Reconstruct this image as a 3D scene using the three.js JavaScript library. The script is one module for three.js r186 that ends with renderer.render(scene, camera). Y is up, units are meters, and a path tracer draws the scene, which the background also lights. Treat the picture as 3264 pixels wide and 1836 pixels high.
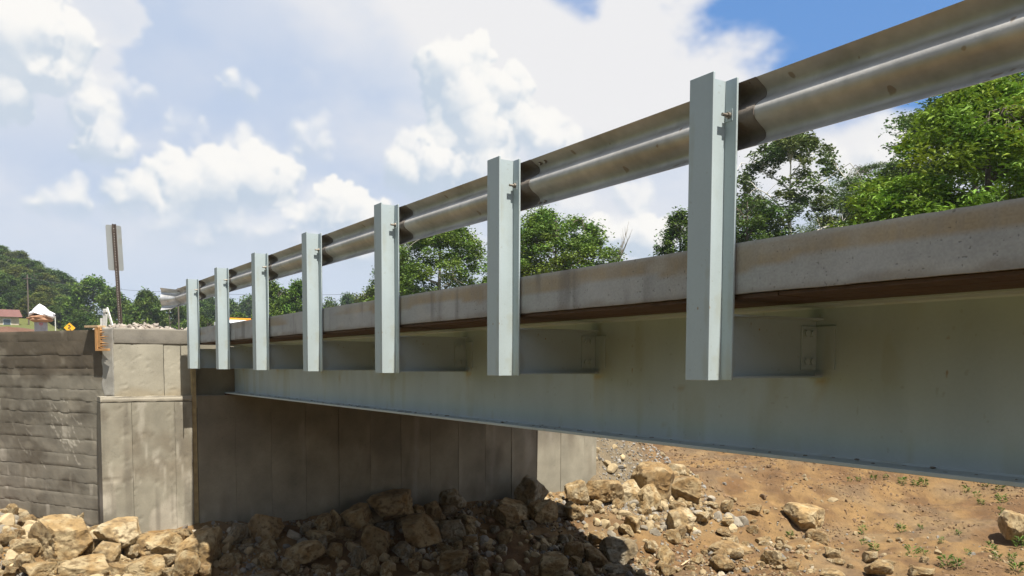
import * as THREE from 'three';
import { mergeGeometries, mergeVertices, toCreasedNormals } from 'three/addons/utils/BufferGeometryUtils.js';
import { RoundedBoxGeometry } from 'three/addons/geometries/RoundedBoxGeometry.js';

// ------------------------------------------------------------------ camera, exposure, sun
const scene = new THREE.Scene();
const camera = new THREE.PerspectiveCamera(36.72, 1024 / 576, 0.05, 4000);
{
  const yaw = 0.5553, pitch = -0.0649, roll = 0.0027;
  const F = new THREE.Vector3(-Math.cos(yaw) * Math.cos(pitch), Math.sin(pitch), -Math.sin(yaw) * Math.cos(pitch));
  const R = new THREE.Vector3(Math.sin(yaw), 0, -Math.cos(yaw)), U = new THREE.Vector3().crossVectors(R, F);
  const R2 = R.clone().multiplyScalar(Math.cos(roll)).addScaledVector(U, Math.sin(roll)), U2 = U.clone().multiplyScalar(Math.cos(roll)).addScaledVector(R, -Math.sin(roll));
  camera.quaternion.setFromRotationMatrix(new THREE.Matrix4().makeBasis(R2, U2, F.clone().negate()));
  camera.position.set(3.0482, 0, 2.9234);
  camera.setViewOffset(1024, 576, 0, -133.39, 1024, 576);      // the photograph is the upper part of a taller frame
}
const renderer = new THREE.WebGLRenderer({ antialias: true });
renderer.setSize(1024, 576);
renderer.toneMapping = THREE.LinearToneMapping;
renderer.toneMappingExposure = 1.92;
renderer.shadowMap.enabled = true;
const sun = new THREE.DirectionalLight(new THREE.Color().setRGB(1, 0.94, 0.84), 5);
const SUN = new THREE.Vector3(0.4, 0.917, -0.02).normalize();
sun.position.copy(SUN).multiplyScalar(80);
sun.castShadow = true;
sun.shadow.mapSize.set(4096, 4096);
Object.assign(sun.shadow.camera, { left: -40, right: 40, top: 40, bottom: -40, near: 1, far: 200 });
sun.shadow.radius = 1;
scene.add(sun, sun.target);
scene.fog = new THREE.FogExp2(new THREE.Color(0.74, 0.83, 0.95), 0.00025);

// ------------------------------------------------------------------ numbers
function rng(seed) { let a = seed >>> 0; return () => { a = (a + 0x6D2B79F5) | 0; let t = Math.imul(a ^ (a >>> 15), 1 | a); t = (t + Math.imul(t ^ (t >>> 7), 61 | t)) ^ t; return ((t ^ (t >>> 14)) >>> 0) / 4294967296; }; }
const PERM = new Float64Array(65536); { const r = rng(1234); for (let i = 0; i < 65536; i++) PERM[i] = r(); }
const hash = (x, y, z) => PERM[(Math.imul(x, 374761) + Math.imul(y, 668265) + Math.imul(z, 974711) ^ (x * 7 + y * 131) ) & 65535];
function noise(x, y, z = 0) {
  const i = Math.floor(x), j = Math.floor(y), k = Math.floor(z), a = x - i, b = y - j, c = z - k;
  const u = a * a * (3 - 2 * a), v = b * b * (3 - 2 * b), w = c * c * (3 - 2 * c);
  const h0 = hash(i, j, k), h1 = hash(i + 1, j, k), h2 = hash(i, j + 1, k), h3 = hash(i + 1, j + 1, k), h4 = hash(i, j, k + 1), h5 = hash(i + 1, j, k + 1), h6 = hash(i, j + 1, k + 1), h7 = hash(i + 1, j + 1, k + 1);
  const p = h0 + (h1 - h0) * u, q = h2 + (h3 - h2) * u, r = h4 + (h5 - h4) * u, s = h6 + (h7 - h6) * u, f = p + (q - p) * v, g = r + (s - r) * v;
  return f + (g - f) * w;
}
function fbm(x, y, z = 0, oct = 4) { let s = 0, a = 0.5, n = 0; for (let o = 0; o < oct; o++) { s += a * noise(x, y, z); n += a; a *= 0.5; x = x * 2.03 + 17.1; y = y * 2.03 + 5.7; z = z * 2.03 + 9.2; } return s / n; }
const clamp = (x, a = 0, b = 1) => Math.min(b, Math.max(a, x));
const ss = (a, b, x) => { const t = clamp((x - a) / (b - a)); return t * t * (3 - 2 * t); };
const lerp = (a, b, t) => a + (b - a) * t;
const mix = (A, B, t) => [lerp(A[0], B[0], t), lerp(A[1], B[1], t), lerp(A[2], B[2], t)];
const R360 = Math.PI * 2, DEG = Math.PI / 180;

// ------------------------------------------------------------------ the sky: air, a thunderstorm's spreading veil, heaped clouds
{
  const W = 4096, H = 2048, E0 = H / 2, ROWS = 720;          // ROWS above the horizon that hold heaped clouds (63 degrees)
  const data = new Float32Array(W * H * 4);
  const PX = 360 / W;                                         // degrees per texel
  const A0 = 211.8;                                           // cloud positions are noted on a flat chart of the sky round this bearing
  const chart = (u, v) => { const da = Math.atan((u - 1288) / 2184), e = Math.atan((918 - v) / 2184 * Math.cos(da)); return [A0 + da / DEG, e / DEG]; };
  const toChart = (a, e) => { let da = a - A0; if (da > 180) da -= 360; if (da < -180) da += 360; if (Math.abs(da) > 75) return null; const t = da * DEG; return [1288 + 2184 * Math.tan(t), 918 - 2184 * Math.tan(e * DEG) / Math.cos(t)]; };
  const HT = new Float32Array(W * ROWS), AL = new Float32Array(W * ROWS), WX = new Float32Array(W * ROWS), WY = new Float32Array(W * ROWS);
  for (let r = 0; r < ROWS; r++) for (let c = 0; c < W; c++) {
    const a = c * PX * DEG, e = r * PX, i = r * W + c, x = Math.cos(a) * 57, z = Math.sin(a) * 57;
    WX[i] = (fbm(x * 0.9, e * 0.9, z * 0.9, 5) - 0.5); WY[i] = (fbm(x * 0.9 + 40, e * 0.9 + 11, z * 0.9, 5) - 0.5);
  }
  const r0 = rng(77);
  // blob: centre (degrees), radius (degrees), softness, base fade
  function blob(a, e, r, soft, base, fade, strength = 1) {
    const R = r * 1.6, c0 = Math.floor((a - R) / PX), c1 = Math.ceil((a + R) / PX), q0 = Math.max(0, Math.floor((e - R) / PX)), q1 = Math.min(ROWS - 1, Math.ceil((e + R) / PX));
    for (let q = q0; q <= q1; q++) for (let c = c0; c <= c1; c++) {
      const i = q * W + ((c % W) + W) % W;
      const dx = c * PX - a + WX[i] * (0.7 + r * 0.55), dy = q * PX - e + WY[i] * (0.7 + r * 0.55), d2 = (dx * dx + dy * dy) / (r * r);
      if (d2 >= 1) continue;
      const h = Math.sqrt(1 - d2) * r + e * 0.02, al = ss(0, soft, 1 - Math.sqrt(d2)) * ss(base - fade, base + fade, q * PX) * strength;
      if (h > HT[i]) HT[i] = lerp(HT[i], h, Math.min(1, al * 1.4));
      AL[i] = 1 - (1 - AL[i]) * (1 - al);
    }
  }
  function cumulus(u, v, r, n, soft, baseDrop, opts = {}) {    // chart pixels
    const [a, e] = opts.deg ? [u, v] : chart(u, v), rd = opts.deg ? r : r / 38, base = e - (opts.deg ? baseDrop : baseDrop / 38), fade = opts.fade ?? 1.4, st = opts.strength ?? 1;
    blob(a, e, rd, soft * 1.3, base, fade, st);
    for (let k = 0; k < n; k++) {
      const t = r0() * Math.PI * 1.5 - 0.25 * Math.PI, m = 0.45 + r0() * 0.6, q = rd * (0.22 + r0() * 0.42);
      blob(a + Math.cos(t) * rd * m * (opts.wide ?? 1), e + Math.sin(t) * rd * m * 0.85, q, soft, base, fade, st);
    }
  }
  // heaped clouds in this part of the sky
  const list = [
    [60, 110, 120, 26, 0.22, 260], [20, 250, 80, 14, 0.3, 160], [120, 190, 60, 10, 0.3, 120], [215, 205, 48, 8, 0.5, 80, { strength: 0.7 }],
    [250, 300, 55, 10, 0.6, 120, { strength: 0.7 }], [280, 390, 60, 10, 0.5, 120, { strength: 0.8 }], [330, 260, 60, 8, 0.8, 200, { strength: 0.35 }],
    [370, 500, 60, 12, 0.5, 60, { strength: 0.75 }], [470, 480, 70, 16, 0.35, 60], [560, 480, 80, 18, 0.32, 60], [650, 470, 80, 18, 0.32, 70], [715, 470, 50, 10, 0.35, 50],
    [180, 520, 60, 10, 0.6, 40, { strength: 0.55 }], [840, 490, 42, 12, 0.28, 70], [885, 530, 50, 12, 0.3, 70], [930, 560, 50, 10, 0.4, 60], [780, 560, 50, 8, 0.5, 50, { strength: 0.7 }],
    [1130, 190, 66, 22, 0.2, 150], [1190, 150, 42, 10, 0.2, 100], [1165, 265, 80, 22, 0.26, 160], [1255, 250, 58, 14, 0.24, 140], [1210, 340, 90, 18, 0.4, 160], [1320, 330, 60, 12, 0.45, 120, { strength: 0.8 }],
    [1090, 430, 90, 16, 0.5, 110, { strength: 0.8 }], [1230, 440, 90, 14, 0.5, 110, { strength: 0.8 }], [1380, 370, 70, 12, 0.5, 120, { strength: 0.7 }],
    [1530, 600, 60, 14, 0.35, 90], [1640, 620, 66, 16, 0.3, 90], [1580, 520, 60, 8, 0.8, 80, { strength: 0.5 }], [1730, 600, 60, 10, 0.5, 80],
    [600, 240, 40, 8, 0.8, 50, { strength: 0.45 }], [620, 400, 60, 10, 0.8, 40, { strength: 0.4 }], [790, 380, 60, 10, 0.8, 40, { strength: 0.5 }], [470, 330, 50, 8, 0.9, 40, { strength: 0.3 }],
    [420, 590, 110, 12, 0.8, 40, { strength: 0.45, wide: 2 }], [700, 600, 110, 12, 0.8, 40, { strength: 0.45, wide: 2 }], [1000, 640, 110, 12, 0.8, 60, { strength: 0.5, wide: 2 }], [2200, 420, 120, 14, 0.8, 120, { strength: 0.5 }], [1400, 560, 120, 10, 0.8, 90, { strength: 0.4, wide: 1.6 }],
  ];
  for (const [u, v, r, n, soft, drop, o] of list) cumulus(u, v, r, n, soft, drop, o);
  for (let k = 0; k < 70; k++) {                               // the same kind of clouds all the way round
    const a = (A0 + 36 + r0() * 288) % 360, e = 2 + Math.pow(r0(), 1.3) * 34, rd = 1 + r0() * 2.6;
    for (let j = 0; j < 3; j++) cumulus(a + (r0() - 0.5) * rd * 4, e + (r0() - 0.5) * rd, rd * (0.6 + r0() * 0.5), 10, 0.3 + r0() * 0.4, rd * 1.5, { deg: true, strength: 0.6 + r0() * 0.4 });
  }
  const L = [0.22, 0.86, 0.46];
  let n1 = 0, n2 = 0, n3 = 0;
  for (let r = 0; r < H; r++) {
    const e = (r + 0.5 - E0) / H * 180;
    for (let c = 0; c < W; c++) {
      const o = (r * W + c) * 4;
      if (e <= 0) { data[o] = 0.2; data[o + 1] = 0.17; data[o + 2] = 0.13; data[o + 3] = 1; continue; }
      // column c of the map is bearing atan2(z, x)
      const bearing = (c + 0.5) / W * 360 - 180, a = (bearing + 360) % 360, dx = Math.cos(e * DEG) * Math.cos(a * DEG), dy = Math.sin(e * DEG), dz = Math.cos(e * DEG) * Math.sin(a * DEG);
      let col = e < 14 ? mix([0.56, 0.69, 0.87], [0.17, 0.37, 0.77], ss(0, 14, e)) : mix([0.17, 0.37, 0.77], [0.09, 0.24, 0.6], ss(14, 45, e));
      // veil
      if (e < 32 || c % 4 === 0) { n1 = fbm(dx * 3 + 3, dy * 5, dz * 3 + 1, 4); n2 = fbm(dx * 8 + 3, dy * 17, dz * 8, 5); n3 = fbm(dx * 26 + 7, dy * 40, dz * 26, 4); }
      let veil = ss(0.3, 0.62, n1 * 0.6 + n2 * 0.4) * 0.85, white = clamp(0.15 + (n1 - 0.4) * 1.6 + (n2 - 0.5) * 1.3);
      const p = toChart(a, e);
      if (p) {
        const inside = ss(70, 40, Math.abs(((a - A0 + 540) % 360) - 180));
        const u = p[0] + (n2 - 0.5) * 420 + (n3 - 0.5) * 150, v = p[1] + (n2 - 0.5) * 260 + (n3 - 0.5) * 90;
        const g = (cx, cy, rx, ry) => clamp(1 - Math.hypot((u - cx) / rx, (v - cy) / ry));
        const hole = ss(0.1, 0.42, g(2230, 70, 620, 330) + (n3 - 0.5) * 0.35) + ss(0.15, 0.6, g(1430, -12, 110, 80)) * 0.7 + ss(0.1, 0.9, g(2420, 250, 300, 160)) * 0.4;
        const body = g(1400, 170, 640, 430) * 1.5 + g(1650, 140, 330, 230) * 1.2 + g(2150, 400, 520, 220) * 1.8 + ss(380, 330, u) * ss(480, 150, v) * 0.75 + g(950, 0, 500, 200) * 0.7 + g(520, 560, 900, 200) * 0.5 + g(1500, 600, 600, 160) * 0.8;
        veil = lerp(veil, clamp((0.8 + 0.19 * clamp(body)) * (1 - clamp(hole))), inside);
        white = lerp(white, clamp(body * 0.95 + (n2 - 0.5) * 0.9 + (n3 - 0.5) * 0.5 + 0.1), inside);
      }
      col = mix(col, mix([0.68, 0.765, 0.905], [0.95, 0.945, 0.955], white), veil);
      const q = Math.floor(e / PX);
      if (q < ROWS - 2 && q > 1) {
        const cc = Math.floor(a / PX), i = q * W + cc, al = AL[i];
        if (al > 0.003) {
          const S = 3, ip = q * W + (cc + S) % W, im = q * W + (cc - S + W) % W, up = Math.min(ROWS - 1, q + S) * W + cc, dn = Math.max(0, q - S) * W + cc;
          const gx = (HT[ip] - HT[im]) / (2 * S * PX), gy = (HT[up] - HT[dn]) / (2 * S * PX), il = 1 / Math.hypot(gx, gy, 1);
          const B = 11, gX = (HT[q * W + (cc + B) % W] - HT[q * W + (cc - B + W) % W]) / (2 * B * PX), gY = (HT[Math.min(ROWS - 1, q + B) * W + cc] - HT[Math.max(0, q - B) * W + cc]) / (2 * B * PX), iL = 1 / Math.hypot(gX, gY, 1);
          const lam = clamp(0.5 * (-gx * L[0] - gy * L[1] + L[2]) * il + 0.5 * (-gX * L[0] - gY * L[1] + L[2]) * iL);
          const body = mix([0.6, 0.7, 0.82], [1.08, 1.06, 1.02], ss(0.0, 0.78, lam * 0.85 + 0.1 + (n2 - 0.5) * 0.45 + (n3 - 0.5) * 0.3));
          col = mix(col, body, al * (0.85 + 0.14 * lam));
        }
      }
      const hz = ss(9, 0, e) * 0.5;                          // thick summer air near the horizon
      col = mix(col, [0.66, 0.76, 0.89], hz);
      data[o] = col[0] * 0.475; data[o + 1] = col[1] * 0.475; data[o + 2] = col[2] * 0.475; data[o + 3] = 1;
    }
  }
  const sky = new THREE.DataTexture(data, W, H, THREE.RGBAFormat, THREE.FloatType);
  sky.mapping = THREE.EquirectangularReflectionMapping; sky.magFilter = THREE.LinearFilter; sky.minFilter = THREE.LinearFilter; sky.needsUpdate = true;
  scene.background = sky;
  scene.environment = sky;
}
console.log('sky done');
// ------------------------------------------------------------------ helpers
const taken = new Map();
function numbered(name) { const n = taken.get(name) ?? 0; taken.set(name, n + 1); return n ? name + '_' + String(n).padStart(3, '0') : name; }
function tag(o, label, category, group, kind) { if (label) o.userData.label = label; if (category) o.userData.category = category; if (group) o.userData.group = group; if (kind) o.userData.kind = kind; return o; }
function mesh(name, geo, mat, parent = scene) { const m = new THREE.Mesh(geo, mat); m.name = parent === scene ? numbered(name) : name; m.castShadow = m.receiveShadow = true; parent.add(m); return m; }
function thing(name, label, category, pos = [0, 0, 0], turn = 0, group) { const g = new THREE.Group(); g.name = numbered(name); g.position.set(...pos); g.rotation.y = turn; scene.add(g); return tag(g, label, category, group); }
function copy(src, pos, turn, label) { const c = src.clone(); c.name = numbered(src.name.replace(/_\d{3}$/, '')); c.userData = { ...src.userData }; scene.add(c); if (pos) c.position.set(...pos); if (turn !== undefined) c.rotation.y = turn; if (label) c.userData.label = label; return c; }
function metric(g, s = 1) {                                     // uv in metres along each face
  if (g.index) g = g.toNonIndexed();
  const p = g.attributes.position, n = g.attributes.normal, uv = new Float32Array(p.count * 2);
  for (let i = 0; i < p.count; i += 3) {
    let nx = 0, ny = 0, nz = 0; for (let k = 0; k < 3; k++) { nx += Math.abs(n.getX(i + k)); ny += Math.abs(n.getY(i + k)); nz += Math.abs(n.getZ(i + k)); }
    for (let k = 0; k < 3; k++) {
      const x = p.getX(i + k), y = p.getY(i + k), z = p.getZ(i + k), a = ny > nx && ny > nz ? [x, z] : nx > nz ? [z, y] : [x, y];
      uv[(i + k) * 2] = a[0] * s; uv[(i + k) * 2 + 1] = a[1] * s;
    }
  }
  g.setAttribute('uv', new THREE.BufferAttribute(uv, 2));
  return g;
}
function box(x0, x1, y0, y1, z0, z1, r = 0) {
  const w = x1 - x0, h = y1 - y0, d = z1 - z0;
  let g = r ? new RoundedBoxGeometry(w, h, d, 1, Math.min(r, w / 2.1, h / 2.1, d / 2.1)) : new THREE.BoxGeometry(w, h, d);
  g.translate((x0 + x1) / 2, (y0 + y1) / 2, (z0 + z1) / 2);
  return metric(g);
}
function cyl(r0, r1, h, n, pos, dir = [0, 1, 0]) { const g = new THREE.CylinderGeometry(r1, r0, h, n); g.applyQuaternion(new THREE.Quaternion().setFromUnitVectors(new THREE.Vector3(0, 1, 0), new THREE.Vector3(...dir).normalize())); g.translate(...pos); return metric(g); }
const join = (list) => mergeGeometries(list.map((g) => (g.index ? g.toNonIndexed() : g)));
function colour(g, fn) { const p = g.attributes.position, c = new Float32Array(p.count * 3); for (let i = 0; i < p.count; i++) { const v = fn(p.getX(i), p.getY(i), p.getZ(i), i); c[i * 3] = v[0]; c[i * 3 + 1] = v[1]; c[i * 3 + 2] = v[2]; } g.setAttribute('color', new THREE.BufferAttribute(c, 3)); return g; }
// a wall face as a fine sheet with real relief and sides: origin, along, up, outward normal
function sheet(O, A, U, N, w, h, cell, disp, col, thick = 0.05, edge = 0) {
  const nu = Math.max(1, Math.round(w / cell)), nv = Math.max(1, Math.round(h / cell)), P = [], C = [], T = [], I = [];
  const put = (s, t, d, c) => { P.push(O[0] + A[0] * s + U[0] * t + N[0] * d, O[1] + A[1] * s + U[1] * t + N[1] * d, O[2] + A[2] * s + U[2] * t + N[2] * d); C.push(...c); T.push(s + O[0] * 0.37 + O[2], t + O[1]); return P.length / 3 - 1; };
  const id = [];
  for (let j = 0; j <= nv; j++) for (let i = 0; i <= nu; i++) {
    let s = w * i / nu, t = h * j / nv; const b = i === 0 || j === 0 || i === nu || j === nv;
    let d = disp(s, t);
    if (b && edge) { if (i === 0) s += edge * noise(t * 14, O[0] * 3, 1); if (i === nu) s -= edge * noise(t * 14, O[0] * 3, 2); if (j === 0) t += edge * noise(s * 14, O[1] * 9, 3); if (j === nv) t -= edge * noise(s * 14, O[1] * 9, 4); d -= edge * 0.4; }
    id.push(put(s, t, d, col(s, t, d)));
  }
  const at = (i, j) => id[j * (nu + 1) + i];
  for (let j = 0; j < nv; j++) for (let i = 0; i < nu; i++) I.push(at(i, j), at(i + 1, j), at(i + 1, j + 1), at(i, j), at(i + 1, j + 1), at(i, j + 1));
  const side = (list) => { for (let k = 0; k + 1 < list.length; k++) { const a = list[k], b = list[k + 1], q = [a, b].map((v) => { const c = [C[v * 3], C[v * 3 + 1], C[v * 3 + 2]]; P.push(P[v * 3], P[v * 3 + 1], P[v * 3 + 2]); C.push(...c); T.push(T[v * 2], T[v * 2 + 1]); P.push(P[v * 3] - N[0] * thick, P[v * 3 + 1] - N[1] * thick, P[v * 3 + 2] - N[2] * thick); C.push(...c); T.push(T[v * 2] + thick * 0.7, T[v * 2 + 1] + thick * 0.7); return P.length / 3 - 2; }); I.push(q[0], q[0] + 1, q[1] + 1, q[0], q[1] + 1, q[1]); } };
  const row = (j) => Array.from({ length: nu + 1 }, (_, i) => at(i, j)), colm = (i) => Array.from({ length: nv + 1 }, (_, j) => at(i, j));
  side(row(0)); side(row(nv).reverse()); side(colm(0).reverse()); side(colm(nu));
  const g = new THREE.BufferGeometry();
  g.setAttribute('position', new THREE.Float32BufferAttribute(P, 3)); g.setAttribute('color', new THREE.Float32BufferAttribute(C, 3)); g.setAttribute('uv', new THREE.Float32BufferAttribute(T, 2)); g.setIndex(I);
  g.computeVertexNormals();
  return g;
}

// ------------------------------------------------------------------ surface textures (grain and wear only)
function texture(n, fn, srgb = false) { const d = new Uint8Array(n * n * 4); for (let y = 0; y < n; y++) for (let x = 0; x < n; x++) { const v = fn(x / n, y / n), o = (y * n + x) * 4; d[o] = clamp(v[0]) * 255; d[o + 1] = clamp(v[1]) * 255; d[o + 2] = clamp(v[2]) * 255; d[o + 3] = 255; } const t = new THREE.DataTexture(d, n, n); t.wrapS = t.wrapT = THREE.RepeatWrapping; t.magFilter = THREE.LinearFilter; t.minFilter = THREE.LinearMipmapLinearFilter; t.generateMipmaps = true; t.needsUpdate = true; if (srgb) t.colorSpace = THREE.SRGBColorSpace; return t; }
function tiled(u, v, s, oct = 4, k = 0) {                        // noise that repeats every 1 in u and v (a torus walk)
  let r = 0, a = 0.5, n = 0;
  for (let o = 0; o < oct; o++) { const f = s * 2 ** o, x = u * f, y = v * f, i = Math.floor(x), j = Math.floor(y), p = x - i, q = y - j, P = p * p * (3 - 2 * p), Q = q * q * (3 - 2 * q), h = (X, Y) => hash(((X % f) + f) % f, ((Y % f) + f) % f, 31 * k + o); r += a * lerp(lerp(h(i, j), h(i + 1, j), P), lerp(h(i, j + 1), h(i + 1, j + 1), P), Q); n += a; a *= 0.55; }
  return r / n;
}
function tiled2(u, v, fu, fv, k) { const x = u * fu, y = v * fv, i = Math.floor(x), j = Math.floor(y), p = x - i, q = y - j, P = p * p * (3 - 2 * p), Q = q * q * (3 - 2 * q), h = (X, Y) => hash(((X % fu) + fu) % fu, ((Y % fv) + fv) % fv, 77 + k); return lerp(lerp(h(i, j), h(i + 1, j), P), lerp(h(i, j + 1), h(i + 1, j + 1), P), Q); }
const rep = (t, r) => { const c = t.clone(); c.repeat.set(r, r); c.needsUpdate = true; return c; };
const texGrain = texture(512, (u, v) => { const a = tiled(u, v, 8, 6), b = tiled(u, v, 128, 2, 3), g = 0.62 + a * 0.4 + (b - 0.5) * 0.28 - (tiled(u, v, 32, 2, 5) > 0.8 ? 0.22 : 0); return [g, g, g]; });
const texConcrete = texture(1024, (u, v) => { const a = tiled(u, v, 4, 7), b = tiled(u, v, 256, 1, 3), pores = ss(0.8, 0.86, tiled(u, v, 128, 2, 7)) * ss(0.4, 0.6, tiled(u, v, 8, 2, 11)); const g = 0.72 + (a - 0.5) * 0.4 + (b - 0.5) * 0.12 - pores * 0.26; return [g, g * 0.995, g * 0.985]; });
const texPaint = texture(1024, (u, v) => { const a = tiled(u, v, 4, 6), b = tiled(u, v, 200, 1, 2); let g = 0.93 + (a - 0.5) * 0.1 + (b - 0.5) * 0.035; const rust = ss(0.85, 0.88, tiled(u, v, 24, 3, 9)), nick = ss(0.84, 0.88, tiled(u, v, 64, 2, 4)); g -= 0.05 * ss(0.5, 0.8, tiled2(u, v, 22, 2, 1) * 0.5 + tiled(u, v, 8, 4, 21) * 0.5); let c = [g, g, g]; c = mix(c, [0.62, 0.38, 0.2], rust * 0.85); c = mix(c, [0.78, 0.7, 0.56], ss(0.66, 0.8, tiled2(u, v, 26, 3, 8) * 0.5 + tiled(u, v, 10, 4, 22) * 0.5) * 0.4); return mix(c, [0.62, 0.55, 0.47], nick * 0.35); });
const texZinc = texture(1024, (u, v) => { const a = tiled(u, v, 6, 6), b = tiled(u, v, 40, 3, 2), sp = ss(0.82, 0.87, tiled(u, v, 20, 3, 6)); const g = 0.78 + (a - 0.5) * 0.5 + (b - 0.5) * 0.2; return mix([g, g * 0.97, g * 0.92], [0.4, 0.28, 0.17], sp * 0.7 + ss(0.55, 0.8, a) * 0.12); });
const texZincRough = texture(512, (u, v) => { const g = 0.62 + (tiled(u, v, 8, 5, 2) - 0.5) * 0.5; return [g, g, g]; });
const texWood = texture(512, (u, v) => { const g = 0.6 + 0.4 * tiled(u, v * 0.25 + tiled(u, v, 4, 2) * 0.02, 32, 3) + (tiled(u, v, 6, 3, 4) - 0.5) * 0.3; return [g, g * 0.97, g * 0.94]; });

// ------------------------------------------------------------------ materials
const std = (o) => new THREE.MeshStandardMaterial(o), lin = (r, g, b) => new THREE.Color().setRGB(r, g, b);
const M = {};
M.concrete = std({ color: lin(1.18, 1.18, 1.15), vertexColors: true, map: rep(texConcrete, 0.55), bumpMap: rep(texConcrete, 0.55), bumpScale: 0.003, roughness: 0.93 });
M.earth = std({ color: lin(0.75, 0.64, 0.455), vertexColors: true, map: rep(texGrain, 1.4), bumpMap: rep(texGrain, 1.4), bumpScale: 0.05, roughness: 1 });
M.paint = std({ color: lin(0.435, 0.51, 0.525), map: rep(texPaint, 0.7), bumpMap: rep(texPaint, 1.3), bumpScale: 0.0012, roughness: 0.5 });
M.girder = std({ color: lin(0.435, 0.51, 0.525), map: rep(texPaint, 0.45), bumpMap: rep(texPaint, 0.9), bumpScale: 0.001, roughness: 0.55 });
M.girderWeb = M.girder.clone(); M.girderWeb.vertexColors = true; M.girderWeb.color = lin(0.435, 0.51, 0.525);
M.zinc = std({ color: lin(0.62, 0.615, 0.6), metalness: 0.45, map: rep(texZinc, 0.6), roughnessMap: rep(texZincRough, 0.8), roughness: 1.0, bumpMap: rep(texGrain, 1), bumpScale: 0.001 });
M.plate = std({ color: lin(0.25, 0.22, 0.195), metalness: 0.2, map: rep(texZinc, 1.7), roughness: 0.8, bumpMap: rep(texGrain, 2), bumpScale: 0.004 });
M.bolt = std({ color: lin(0.34, 0.3, 0.25), metalness: 0.7, roughness: 0.5, map: rep(texGrain, 9) });
M.rust = std({ color: lin(0.2, 0.095, 0.05), roughness: 0.95, map: rep(texGrain, 3), bumpMap: rep(texGrain, 5), bumpScale: 0.004 });
M.form = std({ color: lin(0.105, 0.062, 0.04), roughness: 0.9, map: rep(texWood, 1), bumpMap: rep(texWood, 1), bumpScale: 0.004 });
M.newWood = std({ color: lin(0.6, 0.33, 0.13), roughness: 0.8, map: rep(texWood, 2), bumpMap: rep(texWood, 2), bumpScale: 0.003 });
M.paleWood = std({ color: lin(0.62, 0.46, 0.28), roughness: 0.85, map: rep(texWood, 2) });
M.whiteWood = std({ color: lin(0.78, 0.76, 0.7), roughness: 0.7, map: rep(texGrain, 3) });
M.rock = [[0.37, 0.29, 0.17], [0.3, 0.225, 0.125], [0.41, 0.335, 0.215], [0.28, 0.25, 0.19], [0.24, 0.16, 0.085]].map((c) => std({ color: lin(...c.map((x) => x * 1.3)), vertexColors: true, map: rep(texGrain, 1.1), bumpMap: rep(texGrain, 2.2), bumpScale: 0.05, roughness: 0.97 }));
M.stone = std({ color: lin(1.2, 1.2, 1.2), map: rep(texGrain, 1), roughness: 1 });
M.bark = std({ color: lin(0.16, 0.13, 0.1), roughness: 1, map: rep(texGrain, 1), bumpMap: rep(texGrain, 2), bumpScale: 0.03 });
M.paleBark = std({ color: lin(0.42, 0.39, 0.33), roughness: 1, map: rep(texGrain, 0.7), bumpMap: rep(texGrain, 1), bumpScale: 0.02 });
const leafMat = (r, g, b) => new THREE.MeshPhysicalMaterial({ color: lin(r, g, b), vertexColors: true, roughness: 0.8, specularIntensity: 0.35, transmission: 0.3, thickness: 0, side: THREE.DoubleSide });

// ------------------------------------------------------------------ the ground
const WN = [0.5, 0.866], W0 = [-12.15, 1.17], WD = [-0.866, 0.5];      // wing wall: face normal, start, direction
function bed(X, Z) {
  let y = -2.72 - 0.36 * clamp(X + 11.85, 0, 2.75);
  y += 0.08 * ss(-5, -8, Z);
  y += 0.9 * ss(2.1, 4.2, Z) * ss(-10.5, -13.5, X);
  y += Z > -20 ? Math.max(0, -Z - 12) * 0.11 : 0.88 + (-Z - 20) * 0.22;
  y += ss(2, 11, X) * 2.6;
  return Math.min(y, 0.2);
}
function far(X, Z) {                                                     // fields and the wooded hill beyond the road
  const t = -X, hill = ss(-62, -14, Z);
  let y = 0.42 + 0.075 * Math.max(0, Math.min(t, 185) - 85) * (0.55 + 0.45 * hill) + 0.2 * Math.max(0, Math.min(t, 330) - 185) * (0.25 + 0.75 * hill);
  return y;
}
function terrain(X, Z, fine = true) {
  const low = bed(X, Z), s = (X - W0[0]) * WN[0] + (Z - W0[1]) * WN[1];
  let d = 1e9;                                                            // how far outside the road bank
  if (s < 0.05 && Z > -8.45 && X < -12.2) d = 0;
  else if (s < 0.05) d = Math.hypot(1.5 * Math.max(0, X + 14.2), Z < -8.5 ? -8.5 - Z : (Z + 8.5) * 6);
  let top = far(X, Z);
  let y = low;
  if (d < 1e8) {
    const wall = Z > -8.45 && X < -12.2 ? ss(-12.22, -12.42, X) * ss(-0.06, -0.3, s) : 1;
    const bank = Math.max(low, top - 0.05 - 0.75 * d);
    y = lerp(low, bank, wall);
  } else if (X < -30) y = lerp(low, far(X, Z) - 1.2, ss(-30, -50, X));
  if (Z > 3 || X < -20) y = lerp(y, Math.max(y, far(X, Z) - 0.2), ss(3, 9, Z) * ss(-13, -20, X));
  if (fine) {
    const near = ss(40, 15, Math.hypot(X + 8, Z + 6));
    const dirt = ss(-8.5, -11, Z);
    y += (fbm(X * 0.5, Z * 0.5, 3, 3) - 0.5) * 0.5 * (0.35 + 0.65 * dirt) * near;
    y += (fbm(X * 2.2, Z * 2.2, 7, 4) - 0.5) * 0.2 * near + (fbm(X * 7, Z * 7, 2, 3) - 0.5) * 0.12 * near * ss(0.35, 0.65, fbm(X * 0.8, Z * 0.8, 12, 2));
    if (y > -0.2 && X > -24) y += Math.max(0, fbm(X * 1.3, Z * 1.3, 5, 4) - 0.4) * 0.78 * ss(-0.15, -0.9, s) * ss(-12.3, -12.9, X) * ss(-17.5, -14.5, X) * ss(1.75, 1.2, Z);
  }
  return y;
}
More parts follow.
